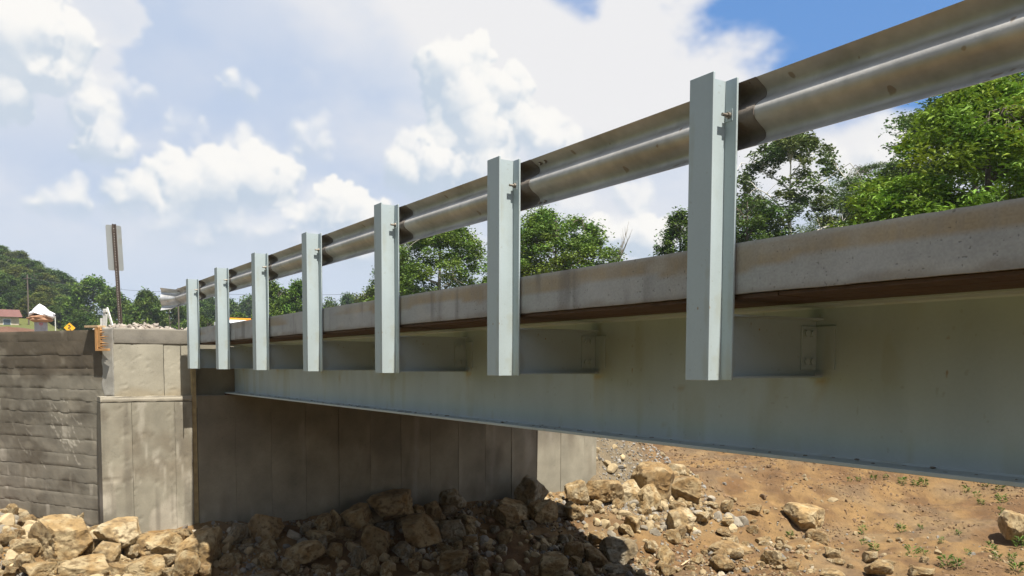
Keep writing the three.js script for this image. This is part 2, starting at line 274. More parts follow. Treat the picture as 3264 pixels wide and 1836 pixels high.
const TAN = [0.36, 0.255, 0.14], BROWN = [0.215, 0.14, 0.08], GREY = [0.29, 0.275, 0.25], RED = [0.25, 0.13, 0.065], GRASS = [0.115, 0.17, 0.035], CRUSH = [0.42, 0.43, 0.5];
function groundColour(X, Z, y) {
  const a = fbm(X * 0.45, Z * 0.45, 1, 4), b = fbm(X * 2.6, Z * 2.6, 4, 4), g = fbm(X * 1.1 + 9, Z * 1.1, 6, 3);
  let c = mix(TAN, BROWN, ss(0.38, 0.62, b * 0.6 + a * 0.4) * 0.95);
  c = mix(c, RED, ss(0.5, 0.75, a) * 0.25);
  c = mix(c, GREY, ss(0.55, 0.68, g) * 0.28);
  const cone = ss(2.2, 0.4, Math.hypot((X + 12.1) * 0.8, Z + 9.2)); c = mix(c, GREY, cone * 0.9);
  if (y > -0.3 && X < -12.3 && X > -45) c = mix(c, CRUSH, 0.85);
  if (X < -45 || Z < -24 || Z > 3.8) { const k = Math.max(ss(-45, -60, X), ss(-24, -30, Z), ss(3.8, 6, Z)); c = mix(c, mix(GRASS, [0.17, 0.2, 0.05], fbm(X * 0.06, Z * 0.06, 3, 3)), k); }
  const v = 0.82 + 0.36 * fbm(X * 7, Z * 7, 9, 3);
  return [c[0] * v, c[1] * v, c[2] * v];
}
{
  const axis = (a, b, step) => { const o = []; for (let x = a; x < b; x += step) o.push(x); let s = step; for (let x = b; x < 700; x += s) { o.push(x); s *= 1.13; } s = step; for (let x = a - step; x > -900; x -= s) { o.unshift(x); s *= 1.13; } return o; };
  const xs = axis(-14.5, -4, 0.06), zs = axis(-16.5, 3.4, 0.06), P = [], C = [], T = [], I = [];
  for (const z of zs) for (const x of xs) { const y = terrain(x, z); P.push(x, y, z); C.push(...groundColour(x, z, y)); T.push(x, z); }
  const n = xs.length;
  for (let j = 0; j + 1 < zs.length; j++) for (let i = 0; i + 1 < n; i++) { const a = j * n + i; I.push(a, a + n, a + n + 1, a, a + n + 1, a + 1); }
  const g = new THREE.BufferGeometry(); g.setAttribute('position', new THREE.Float32BufferAttribute(P, 3)); g.setAttribute('color', new THREE.Float32BufferAttribute(C, 3)); g.setAttribute('uv', new THREE.Float32BufferAttribute(T, 2)); g.setIndex(I); g.computeVertexNormals();
  tag(mesh('ground', g, M.earth), 'bare tan dirt and rubble creek bed with fields beyond', 'ground', null, 'structure');
  console.log('ground', P.length / 3);
}

// ------------------------------------------------------------------ concrete colours
function concrete(base, seed, o = {}) {
  return (x, y, z) => {
    const a = fbm(x * 1.3 + seed, y * 1.3, z * 1.3, 4), b = fbm(x * 5 + seed, y * 1.1, z * 5, 4), c = fbm(x * 14, y * 14, z * 14 + seed, 2);
    let k = 0.78 + a * 0.3 + (b - 0.5) * 0.3 + (c - 0.5) * 0.12, col = [base[0] * k, base[1] * k, base[2] * k];
    if (o.stain) col = mix(col, o.stain, ss(0.5, 0.72, a * 0.5 + b * 0.5) * (o.amount ?? 0.5));
    return col;
  };
}

// ------------------------------------------------------------------ bridge span
const X0 = -11.98, X1 = 12, SLAB = [0.338, 0.581], ZF = -0.17, ZB = -6.99;
const span = thing('bridge_span', 'steel girder bridge span carrying a concrete deck slab above the rubble creek bed', 'bridge', [0, 0, 0]);
{
  const paint = (x, y) => {
    const t = (y - SLAB[0]) / 0.243, n = fbm(x * 0.8, y * 3, 5, 4), m = fbm(x * 5, y * 9, 8, 4), dr = fbm(x * 11, y * 0.9, 3, 4), f = fbm(x * 30, y * 8, 13, 3);
    let c = mix([0.4, 0.405, 0.42], [0.5, 0.495, 0.485], m * 0.6 + f * 0.4);
    const edge = 0.52 + (fbm(x * 1.3, 3, 1, 3) - 0.5) * 0.6;                        // tide line of the ochre wash along the upper half
    c = mix(c, mix([0.46, 0.35, 0.21], [0.36, 0.31, 0.25], f), ss(edge, edge + 0.05, t) * ss(1.0, 0.86, t) * ss(0.4, 0.58, n) * 0.9);
    c = mix(c, [0.5, 0.49, 0.47], ss(0.86, 0.96, t) * 0.55 * ss(0.4, 0.6, m));
    c = mix(c, [0.17, 0.16, 0.155], ss(0.56, 0.74, dr) * 0.55);                     // dark runs
    c = mix(c, [0.54, 0.52, 0.49], ss(0.62, 0.74, fbm(x * 3.1, y * 6, 21, 3)) * 0.45);
    c = mix(c, [0.2, 0.15, 0.1], ss(0.16, 0.02, t + (fbm(x * 6, 1, 4, 3) - 0.5) * 0.2) * 0.5);
    return c;
  };
  const face = sheet([X0, SLAB[0], ZF], [1, 0, 0], [0, 1, 0], [0, 0, 1], X1 - X0, 0.243, 0.027, (s, t) => (fbm(s * 2, t * 4, 1, 3) - 0.5) * 0.003, (s, t) => paint(X0 + s, SLAB[0] + t), 0.06, 0.003);
  const grey = concrete([0.34, 0.33, 0.31], 4), body = colour(box(X0 + 0.002, X1 - 0.002, SLAB[0] + 0.003, SLAB[1] - 0.004, ZB, ZF - 0.03), (x, y, z) => grey(x, y, z));
  const slab = mesh('deck_slab', mergeGeometries([face.toNonIndexed(), body]), M.concrete, span);
  slab.userData.label = 'grey concrete deck slab edge with ochre stains';
  let r = rng(5);
  for (const [za, zb] of [[-0.36, -0.19], [-0.53, -0.366], [-0.7, -0.536]]) for (let x = X0 + 0.1; x < X1 - 0.2; x += 2.44) mesh('soffit_plank', box(x, Math.min(X1 - 0.1, x + 2.434), 0.316 + r() * 0.004, 0.3375, za, zb, 0.003), M.form, span);
}
function girder(z, name) {
  const near = z > -1, stain = (x, y) => {
    const a = fbm(x * 1.1, y * 2, 3, 4), b = fbm(x * 7, y * 0.7, 9, 4), k = 0.86 + a * 0.18 + (b - 0.5) * 0.16; let c = [k, k, k];
    c = mix(c, [0.72, 0.62, 0.42], ss(0.52, 0.68, b) * ss(0.45, 0.65, a) * 0.4);                          // faint wash marks
    const kx = x / 1.905, d = (kx - Math.round(kx)) * 1.905;                                               // rust below each bracket's heel
    c = mix(c, [0.95, 0.62, 0.26], ss(0.07, 0.05, Math.abs(d - 0.03)) * ss(-0.11, -0.1, y) * ss(-0.06, -0.065, y) * 0.6 * ss(0.3, 0.5, noise(x * 40, y * 40, 4)));
    c = mix(c, [0.8, 0.55, 0.28], ss(0.05, 0.0, Math.abs(d - 0.03 + (noise(y * 9, kx, 1) - 0.5) * 0.05)) * ss(-0.34, -0.1, y) * ss(-0.06, -0.08, y) * 0.3);
    c = mix(c, [0.75, 0.5, 0.28], ss(0.82, 0.88, fbm(x * 6, y * 6, 31, 3)) * 0.5);
    return c;
  };
  const g = near ? mesh('girder', mergeGeometries([sheet([X0 + 0.03, -0.471, z], [1, 0, 0], [0, 1, 0], [0, 0, 1], X1 - X0 - 0.13, 0.777, 0.03, () => 0.006, (s, t) => stain(X0 + 0.03 + s, -0.471 + t), 0.012), sheet([X1 - 0.1, -0.471, z], [-1, 0, 0], [0, 1, 0], [0, 0, -1], X1 - X0 - 0.13, 0.777, 0.8, () => 0.006, () => [0.9, 0.9, 0.9], 0.011)]), M.girderWeb, span) : mesh('girder', box(X0 + 0.03, X1 - 0.1, -0.471, 0.306, z - 0.006, z + 0.006), M.girder, span);
  g.userData.label = name;
  mesh('top_flange', box(X0 + 0.02, X1 - 0.1, 0.306, 0.336, z - 0.15, z + 0.15, 0.003), M.girder, g);
  mesh('bottom_flange', box(X0, X1 - 0.1, -0.4914, -0.471, z - 0.17, z + 0.17, 0.003), M.girder, g);
  for (const s of [-1, 1]) mesh('web_fillet', join([0, 1].map((k) => { const q = box(X0 + 0.03, X1 - 0.1, -0.007, 0.007, -0.007, 0.007); q.rotateX(Math.PI / 4); q.translate(0, k ? 0.306 : -0.471, z + s * 0.006); return q; })), M.girder, g);
  return g;
}
const fascia = girder(-0.85, 'grey painted fascia girder');
girder(-2.68, 'grey painted inner girder'); girder(-4.5, 'grey painted inner girder'); girder(-6.31, 'grey painted outer girder');
{
  // dirt lying on the fascia girder's bottom flange
  const r = rng(91), parts = [];
  for (let x = X0 + 0.2; x < 3.2; x += 0.03 + r() * 0.2) { const s = 0.004 + r() * r() * 0.016, g = new THREE.IcosahedronGeometry(s, 0); g.scale(1 + r() * 2.5, 0.35, 1); g.rotateY(r() * 6); g.translate(x, -0.471 + s * 0.2, -0.84 + r() * 0.12); parts.push(metric(g)); }
  const d = tag(mesh('flange_dirt', join(parts), std({ color: lin(0.2, 0.18, 0.15), roughness: 1 }), span), 'dried mud clods along the bottom flange', null, null, 'stuff');
  void d;
}

// ------------------------------------------------------------------ guardrail posts with their brackets
const HW = 0.0775, DP = 0.163, YT = 1.345, YB = -0.0711;
function makePost() {
  const p = thing('guardrail_post', '', 'guardrail post', [0, 0, 0], 0, 'guardrail posts along the near edge of the bridge');
  mesh('outer_flange', box(-HW, HW, YB, YT, -0.0116, 0, 0.0025), M.paint, p);
  mesh('web', box(-0.004, 0.004, YB + 0.001, YT - 0.001, -DP + 0.0114, -0.0114), M.paint, p);
  mesh('inner_flange', box(-HW, HW, YB, YT, -DP, -DP + 0.0116, 0.0025), M.paint, p);
  const b = mesh('bracket', box(-0.0035, 0.0035, -0.052, 0.236, -0.84, -DP), M.paint, p);
  mesh('top_flange', box(-0.058, 0.058, 0.236, 0.2455, -0.83, -DP), M.paint, b);
  mesh('bottom_flange', box(-0.058, 0.058, -0.0615, -0.052, -0.83, -DP), M.paint, b);
  const c = mesh('clip_angle', join([box(0.0036, 0.0126, -0.022, 0.205, -0.844, -0.72, 0.002), box(0.0127, 0.125, -0.022, 0.205, -0.8439, -0.8345, 0.002)]), M.girder, p);
  for (const y of [0.022, 0.165]) for (const z of [-0.752, -0.8]) { const h = cyl(0.019, 0.019, 0.014, 6, [0.0195, y, z], [1, 0, 0]), w = cyl(0.024, 0.024, 0.004, 14, [0.0145, y, z], [1, 0, 0]); mesh('bolt', join([h, w]), M.paint, c); }
  const n = mesh('rail_bolt', join([cyl(0.008, 0.008, 0.07, 10, [0.034, 1.177, -0.138], [0, 0, 1])]), M.bolt, p);
  mesh('nut', cyl(0.0165, 0.0165, 0.016, 6, [0.034, 1.177, -0.1425], [0, 0, 1]), M.bolt, n);
  mesh('washer', box(0.034 - 0.022, 0.034 + 0.022, 1.15, 1.204, -DP + 0.0117, -DP + 0.0155, 0.001), M.paint, n);
  return p;
}
const post0 = makePost();
post0.userData.label = 'grey painted steel post in the guardrail line over the deepest part of the rubble bed';
const where = ['', 'second', 'third', 'fourth', 'fifth', 'sixth', 'seventh'];
const order = { 6: 'grey steel guardrail post standing hard against the abutment cheek', 5: 'second grey steel guardrail post counted from the abutment', 4: 'third grey steel guardrail post counted from the abutment', 3: 'fourth grey steel guardrail post counted from the abutment', 2: 'fifth grey steel guardrail post counted from the abutment', 1: 'sixth grey steel guardrail post counted from the abutment', 0: 'seventh grey steel guardrail post counted from the abutment' };
post0.userData.label = order[0];
for (let k = 1; k < 7; k++) copy(post0, [-k * 1.905, 0, 0], 0, order[k]);
for (let k = 0; k < 7; k++) { const c = copy(post0, [-k * 1.905, 0, -7.16], Math.PI, 'grey steel guardrail post along the far edge of the deck'); c.userData.group = 'guardrail posts along the far edge of the bridge'; }
// rust nicks on the posts
function rail(z0, dir, name, label) {
  const g = thing(name, label, 'guardrail');
  const half = [[0.156, -0.01], [0.151, -0.017], [0.136, -0.042], [0.121, -0.068], [0.112, -0.078], [0.1, -0.083], [0.086, -0.082], [0.075, -0.075], [0.063, -0.058], [0.045, -0.028], [0.033, -0.012], [0.02, -0.003], [0.007, 0]];
  const prof = [...half, ...half.map(([y, d]) => [-y, d]).reverse()], Y = 1.168, t = 0.003;
  const beam = (xs, off, bend, mat, nm, parent) => {                 // xs: stations, bend(x) -> [z shift, flatten 0..1, height scale]
    const P = [], T = [], I = [], n = prof.length;
    for (const side of [0, 1]) for (const x of xs) { const [dz, fl, hs, px = x, ph = 0] = bend(x); let run = 0; prof.forEach(([y, d], k) => { if (k) run += Math.hypot(y - prof[k - 1][0], d - prof[k - 1][1]); const e = d * (1 - fl) + off - side * t; P.push(px + Math.sin(ph) * e, Y + y * hs, z0 + dir * (dz + Math.cos(ph) * e)); T.push(x, run); }); }
    const m = xs.length, A = (s, i, k) => s * m * n + i * n + k;
    for (let i = 0; i + 1 < m; i++) { for (let k = 0; k + 1 < n; k++) { const a = A(0, i, k), b = A(0, i + 1, k), c = A(0, i + 1, k + 1), d = A(0, i, k + 1); I.push(a, d, b, b, d, c); const e = A(1, i, k), f = A(1, i + 1, k), h = A(1, i + 1, k + 1), j = A(1, i, k + 1); I.push(e, f, j, f, h, j); } for (const k of [0, n - 1]) { const a = A(0, i, k), b = A(0, i + 1, k), c = A(1, i + 1, k), d = A(1, i, k); I.push(a, b, c, a, c, d); } }
    for (const i of [0, m - 1]) for (let k = 0; k + 1 < n; k++) { const a = A(0, i, k), b = A(0, i, k + 1), c = A(1, i, k + 1), d = A(1, i, k); I.push(a, b, c, a, c, d); }
    const q = new THREE.BufferGeometry(); q.setAttribute('position', new THREE.Float32BufferAttribute(P, 3)); q.setAttribute('uv', new THREE.Float32BufferAttribute(T, 2)); q.setIndex(I); q.computeVertexNormals();
    return mesh(nm, toCreasedNormals(q, 0.7), mat, parent);
  };
  const range = (a, b, s) => { const o = []; for (let x = a; x < b - 1e-6; x += s) o.push(x); o.push(b); return o; };
  const wave = (x) => [0.003 * Math.sin(x * 1.1), 0, 1];
  const b = beam(range(-13.38, 3.9, 0.25), -0.0045, wave, M.zinc, 'rail_beam', g);
  for (let k = 0; k < 7; k++) beam(range(-k * 1.905 - 0.16, -k * 1.905 + 0.17, 0.03), -0.001, wave, M.plate, 'backup_plate', g);
  for (const x of [-1.905 + 0.22, -13.3]) for (const s of [1, -1]) for (const dx of [0, 0.06]) mesh('splice_bolt', cyl(0.014, 0.01, 0.014, 8, [x + dx, Y + s * 0.125, z0 + dir * (-0.055)], [0, s * -0.5, dir]), M.bolt, b);
  const end = beam(range(-13.76, -13.28, 0.03), 0.0015, (x) => { const q = clamp((-13.32 - x) / 0.44), ph = q * 1.0, r = 0.4; return [x > -13.32 ? 0 : r * (1 - Math.cos(ph)), q * q * 0.3, 1 + 0.3 * q, x > -13.32 ? x : -13.32 - r * Math.sin(ph), ph]; }, std({ color: lin(0.72, 0.74, 0.76), metalness: 0.55, roughness: 0.4, map: rep(texZinc, 0.9) }), 'flared_end', g);
  end.userData.label = 'bright galvanised flared end of the guardrail';
  return g;
}
rail(-DP, 1, 'guard_rail', 'long galvanised corrugated steel guardrail bolted behind the grey posts');
rail(-7.16 + DP, -1, 'guard_rail', 'galvanised corrugated steel guardrail along the far edge of the deck');
// ------------------------------------------------------------------ abutment
const XA = -11.85;
const abut = thing('bridge_abutment', 'pale cast concrete abutment carrying the end of the bridge', 'abutment');
{
  const r = rng(31);
  // stem below the girders, cast against two-foot form panels
  const stemCol = concrete([0.36, 0.335, 0.27], 3, { stain: [0.2, 0.175, 0.135], amount: 0.85 });
  let z = -0.207, k = 0;
  while (z > -8.4) {
    const w = Math.min(0.61, z + 8.47), off = (r() - 0.5) * 0.007, rust = [0.17, 0.145, 0.115];
    const ph = k * 7.7, lip = r() * 0.01;
    mesh('form_panel', sheet([XA, -3.9, z], [0, 0, -1], [0, 1, 0], [1, 0, 0], w - 0.0015, 3.38, 0.05,
      (s, t) => off + (fbm(s * 3 + ph, t * 2, 1, 3) - 0.5) * 0.012 + lip * ss(0.03, 0, s) ,
      (s, t) => { const zz = z - s, y = -3.9 + t; let c = stemCol(XA, y, zz); c = mix(c, rust, ss(2.25, 2.75, t + (fbm(zz * 1.4, 0.3, 4, 4) - 0.5) * 1.3) * 0.5); return mix(c, [0.5, 0.47, 0.42], ss(0.68, 0.76, fbm(zz * 6, y * 0.7, 11, 3)) * 0.3); }, 0.5, 0.0012), M.concrete, abut);
    z -= w; k++; if (w < 0.6) break;
  }
  const plain = (x, y, zz) => concrete([0.36, 0.335, 0.27], 8)(x, y, zz);
  mesh('stem_core', colour(box(-12.45, XA - 0.012, -3.9, -0.53, -8.465, -0.209), plain), M.concrete, abut);
  mesh('pilaster_core', colour(box(-12.45, XA - 0.012, -3.9, -0.62, -0.12, 1.245), (x, y, z) => concrete([0.3, 0.27, 0.205], 5)(x, y, z)), M.concrete, abut);
  mesh('bearing_seat', colour(box(-12.5, XA - 0.02, -0.72, -0.52, -8.46, -0.2), plain), M.concrete, abut);
  mesh('backwall', colour(box(-12.5, -12.12, -0.52, 0.56, -8.46, -0.14), plain), M.concrete, abut);
  for (const gz of [-0.85, -2.68, -4.5, -6.31]) mesh('bearing_pad', box(-12.05, XA - 0.03, -0.52, -0.4915, gz - 0.15, gz + 0.15, 0.004), M.rust, abut);
  mesh('cheek', colour(box(-12.5, -11.95, -0.52, 0.58, -8.46, -7.3), plain), M.concrete, abut);
  // pilaster: three form panels and a ledge
  const pil = concrete([0.36, 0.335, 0.27], 14, { stain: [0.2, 0.175, 0.135], amount: 0.85 });
  const zs = [1.25, 0.8, 0.15, -0.125];
  for (let i = 0; i < 3; i++) {
    const w = zs[i] - zs[i + 1], off = [0, 0.006, -0.004][i];
    mesh('form_panel', sheet([XA, -3.9, zs[i]], [0, 0, -1], [0, 1, 0], [1, 0, 0], w - 0.0015, 3.29, 0.035,
      (s, t) => off + (fbm(s * 3 + i * 9, t * 3, 1, 3) - 0.5) * 0.009 + 0.009 * ss(0.035, 0.005, s) * (i > 0) - 0.008 * ss(0.84, 0.9, noise(s * 26 + i * 5, t * 26, 8)) - 0.012 * ss(0.012, 0, Math.abs(t - (2.05 + 0.02 * noise(s * 6, 1, 1)))) * (i === 0),
      (s, t) => { const zz = zs[i] - s, y = -3.9 + t; let c = pil(XA, y, zz); const wet = fbm(zz * 1.6 + 3, y * 1.6, 2, 4); c = mix(c, [0.2, 0.165, 0.12], ss(0.47, 0.62, wet) * ss(1.7, 2.3, t) * 0.65); c = mix(c, [0.55, 0.5, 0.42], ss(0.56, 0.68, fbm(zz * 2.5, y * 1.5, 40, 4)) * ss(2.5, 1.7, t) * 0.7); c = mix(c, [0.17, 0.15, 0.12], ss(0.56, 0.7, fbm(zz * 9, y * 0.8, 23, 4)) * 0.5); return mix(c, [0.62, 0.58, 0.5], ss(0.62, 0.74, fbm(zz * 9, y * 2.2, 29, 4)) * 0.4); }, 0.5, 0.002), M.concrete, abut);
  }
  const ledge = concrete([0.46, 0.42, 0.345], 21);
  mesh('ledge', sheet([XA + 0.006, -0.606, 1.252], [0, 0, -1], [0, 1, 0], [1, 0, 0], 1.38, 0.086, 0.02, (s, t) => -0.012 * ss(0.06, 0.086, t) + (fbm(s * 9, t * 9, 3, 3) - 0.5) * 0.012, (s, t) => ledge(XA, t, 1.25 - s), 0.5, 0.012), M.concrete, abut);
  mesh('ledge_top', sheet([XA + 0.001, -0.521, 1.249], [0, 0, -1], [-1, 0, 0], [0, 1, 0], 1.375, 0.3, 0.025, (s, t) => (fbm(s * 8, t * 8, 6, 3) - 0.5) * 0.02 + 0.004, (s, t) => ledge(t, 0, 1.25 - s), 0.05), M.concrete, abut);
  // cheek above the ledge: smooth lower pour, darker capping pour with a ragged joint
  const low = concrete([0.44, 0.41, 0.335], 27, { stain: [0.36, 0.315, 0.24], amount: 0.5 }), cap = concrete([0.3, 0.275, 0.235], 33, { stain: [0.26, 0.24, 0.205], amount: 0.6 });
  const zc = [1.03, 0.28, -0.14];
  for (let i = 0; i < 2; i++) mesh('form_panel', sheet([-11.95, -0.52, zc[i]], [0, 0, -1], [0, 1, 0], [1, 0, 0], zc[i] - zc[i + 1] - 0.006, 0.84, 0.025, (s, t) => (fbm(s * 3, t * 3, 2 + i, 3) - 0.5) * 0.008 - 0.006 * i - 0.006 * ss(0.85, 0.9, noise(s * 30 + i, t * 30, 1)), (s, t) => { const y = -0.52 + t; let c = low(-11.95, y, zc[i] - s); return mix(c, [0.33, 0.28, 0.2], ss(0.16, 0.02, t + (fbm(s * 5, t, 3, 3) - 0.5) * 0.16) * 0.7); }, 0.3, 0.003), M.concrete, abut);
  mesh('capping', sheet([-11.94, 0.3, 1.03], [0, 0, -1], [0, 1, 0], [1, 0, 0], 1.17, 0.28, 0.02, (s, t) => (fbm(s * 4, t * 4, 9, 4) - 0.5) * 0.012 - 0.008 * ss(0.1, 0, t), (s, t) => { let c = cap(-11.94, 0.3 + t, 1.03 - s); return mix(c, [0.2, 0.185, 0.165], ss(0.5, 0.7, fbm(s * 1.5, t * 9, 6, 4)) * 0.5); }, 0.3, 0.03), M.concrete, abut);
  const pd = [-0.82, 0, 0.574], pn = [0.574, 0, 0.82], patch = concrete([0.4, 0.385, 0.355], 51, { stain: [0.29, 0.28, 0.26], amount: 0.5 });
  mesh('corner_patch', sheet([-12.19, -0.52, 1.2], [0.82, 0, -0.574], [0, 1, 0], pn, 0.297, 1.1, 0.02, (s, t) => (fbm(s * 6, t * 6, 13, 4) - 0.5) * 0.02 - 0.03 * ss(0.05, 0, s + (fbm(t * 5, 2, 2, 3) - 0.5) * 0.08), (s, t) => patch(-12.1 + s, t - 0.5, 1.2), 0.2, 0.02), M.concrete, abut);
  void pd;
  // filler strip in the joint between pilaster and stem
  mesh('joint_filler', box(-12.0, XA - 0.035, -3.6, 0.3, -0.2, -0.13), std({ color: lin(0.5, 0.4, 0.22), roughness: 0.9, map: rep(texWood, 2) }), abut);
}
// ------------------------------------------------------------------ wing wall: board-marked courses
const wing = thing('wing_wall', 'weathered brown wing wall of old board-marked concrete beside the abutment', 'retaining wall');
{
  const ys = [0.545, 0.37, 0.146, -0.08, -0.19, -0.41, -0.6, -0.8, -1.03, -1.24, -1.48, -1.7, -1.94, -2.14, -2.36, -2.62, -2.9, -3.3], LEN = 6.5, r = rng(14);
  const old = concrete([0.15, 0.122, 0.088], 61, { stain: [0.07, 0.055, 0.04], amount: 0.6 }), mid = concrete([0.3, 0.275, 0.225], 71, { stain: [0.15, 0.128, 0.094], amount: 0.6 });
  // pale gouges where the excavator's teeth and lime ran: lines across the lower courses
  const gouges = []; for (let k = 0; k < 16; k++) { const s0 = 0.1 + r() * 1.9, y0 = -0.75 - r() * 1.1 - s0 * 0.1; gouges.push([s0, y0, 0.16 + r() * 0.5, 0.25 + r() * 0.5, 0.012 + r() * 0.02]); }
  for (let k = 0; k + 1 < ys.length; k++) {
    const y0 = ys[k + 1], h = ys[k] - y0, off = (r() - 0.5) * 0.006, tilt = 0, sd = k * 5.3;
    mesh('board_course', sheet([W0[0], y0, W0[1]], WD.length ? [WD[0], 0, WD[1]] : 0, [0, 1, 0], [WN[0], 0, WN[1]], LEN, h - 0.001, 0.03,
      (s, t) => off + tilt * (t / h) + (fbm(s * 1.2 + sd, t * 3, 2, 3) - 0.5) * 0.005 + (fbm(s * 14 + sd, t * 14, 5, 3) - 0.5) * 0.004 - 0.006 * ss(0.3, 0.55, noise(s * 1.7, sd, 6)) * ss(0.012, 0, t + (noise(s * 5, sd, 1) - 0.35) * 0.03) - 0.004 * ss(0.02, 0, h - t) * ss(0.45, 0.6, noise(s * 3, sd, 4)) - 0.004 * ss(0.84, 0.9, noise(s * 24 + sd, t * 24, 9)),
      (s, t) => {
        const y = y0 + t, x = W0[0] + WD[0] * s, zz = W0[1] + WD[1] * s; let c = mix(mid(x, y, zz), old(x, y, zz), ss(-0.32, -0.12, y + (fbm(s * 2, y, 3, 3) - 0.5) * 0.25));
        for (const [gs, gy, gl, gd, gw] of gouges) { const q = (s - gs) / gl; if (q > 0 && q < 1) { const line = gy + gd * q * q - (fbm(s * 12, gy * 9, 1, 2) - 0.5) * 0.06, dist = Math.abs(y - line); c = mix(c, [0.6, 0.56, 0.48], ss(gw, gw * 0.3, dist) * ss(0.25, 0.55, noise(s * 30, y * 30, 2)) * 0.9); } }
        if (hash(Math.floor(s * 3.1), k, 5) > 0.72 && y < -0.6) c = mix(c, [0.52, 0.48, 0.41], ss(0.55, 0.7, fbm(s * 8, y * 2.5, 6, 3)) * 0.7);
        c = mix(c, [0.09, 0.072, 0.05], ss(0.52, 0.7, fbm(s * 1.8, y * 2.6, 17, 5)) * 0.5);
        return mix(c, [0.4, 0.36, 0.29], ss(0.6, 0.74, fbm(s * 4, y * 5, 47, 5)) * 0.4);
      }, 0.3, 0.0012), M.concrete, wing);
  }
  const core = sheet([W0[0] - WN[0] * 0.009, -3.3, W0[1] - WN[1] * 0.009], [WD[0], 0, WD[1]], [0, 1, 0], [WN[0], 0, WN[1]], LEN, 3.82, 0.3, () => 0, (s, t) => mid(W0[0] + WD[0] * s, t - 3.3, W0[1] + WD[1] * s), 0.28);
  mesh('wall_core', core, M.concrete, wing);
}
// ------------------------------------------------------------------ broken timber form on the corner
{
  const t = thing('timber_form', 'splintered orange timber formwork left on the corner of the wing wall', 'timber', [-12.13, 0.24, 1.2], -Math.atan2(WD[1], WD[0]) + Math.PI);
  mesh('upright_plank', box(-0.05, 0.0, 0, 0.33, 0.012, 0.05, 0.002), M.newWood, t);
  mesh('upright_plank', box(-0.0, 0.07, 0.02, 0.335, 0.01, 0.04, 0.002), M.newWood, t);
  const r = rng(8);
  for (let k = 0; k < 9; k++) { const y = 0.02 + k * 0.034, l = 0.08 + r() * 0.16 - k * 0.004, g = new THREE.ConeGeometry(0.016, l, 5); g.rotateZ(-Math.PI / 2 + (r() - 0.5) * 0.3); g.translate(0.07 + l / 2, y, 0.025 + r() * 0.01); mesh('splinter', metric(g), M.newWood, t); }
  mesh('bottom_plank', box(-0.05, 0.25, -0.035, 0.0, 0.005, 0.05, 0.002), M.newWood, t);
  mesh('top_plank', box(-0.3, 0.02, 0.336, 0.368, -0.1, 0.05, 0.002), M.paleWood, t);
}
// ------------------------------------------------------------------ gravel heaped on the approach
const stoneGeo = [1, 2, 3].map((s) => { const g = new THREE.IcosahedronGeometry(1, 1), p = g.attributes.position; for (let i = 0; i < p.count; i++) { const x = p.getX(i), y = p.getY(i), z = p.getZ(i), k = 0.62 + 0.6 * noise(x * 1.7 + s * 9, y * 1.7, z * 1.7); p.setXYZ(i, x * k, y * k * 0.75, z * k); } g.computeVertexNormals(); return g; });
function scatter(name, label, n, place, tint, geo, mat = M.stone) {
  const im = new THREE.InstancedMesh(geo, mat, n), m = new THREE.Matrix4(), q = new THREE.Quaternion(), e = new THREE.Euler(), c = new THREE.Color();
  for (let i = 0; i < n; i++) { const [x, y, z, s] = place(i); e.set(Math.random2() * 6.28, Math.random2() * 6.28, Math.random2() * 6.28); q.setFromEuler(e); m.compose(new THREE.Vector3(x, y, z), q, new THREE.Vector3(s * (0.7 + Math.random2() * 0.6), s * (0.6 + Math.random2() * 0.5), s * (0.7 + Math.random2() * 0.6))); im.setMatrixAt(i, m); const t = tint(x, z); c.setRGB(...t); im.setColorAt(i, c); }
  im.name = numbered(name); im.castShadow = im.receiveShadow = true; scene.add(im); return tag(im, label, 'rubble', null, 'stuff');
}
Math.random2 = rng(4242);
const rnd = Math.random2;
scatter('gravel', 'pale crushed gravel heaped on the approach behind the abutment', 4200, () => { for (;;) { const x = -12.45 - rnd() * rnd() * 5, z = 1.5 - rnd() * 6, s = (x - W0[0]) * WN[0] + (z - W0[1]) * WN[1]; if (s > -0.32) continue; return [x, terrain(x, z) + 0.005, z, 0.014 + rnd() * rnd() * 0.055]; } }, () => { const v = 0.75 + rnd() * 0.45; return [0.34 * v, 0.3 * v, 0.255 * v]; }, stoneGeo[0]);

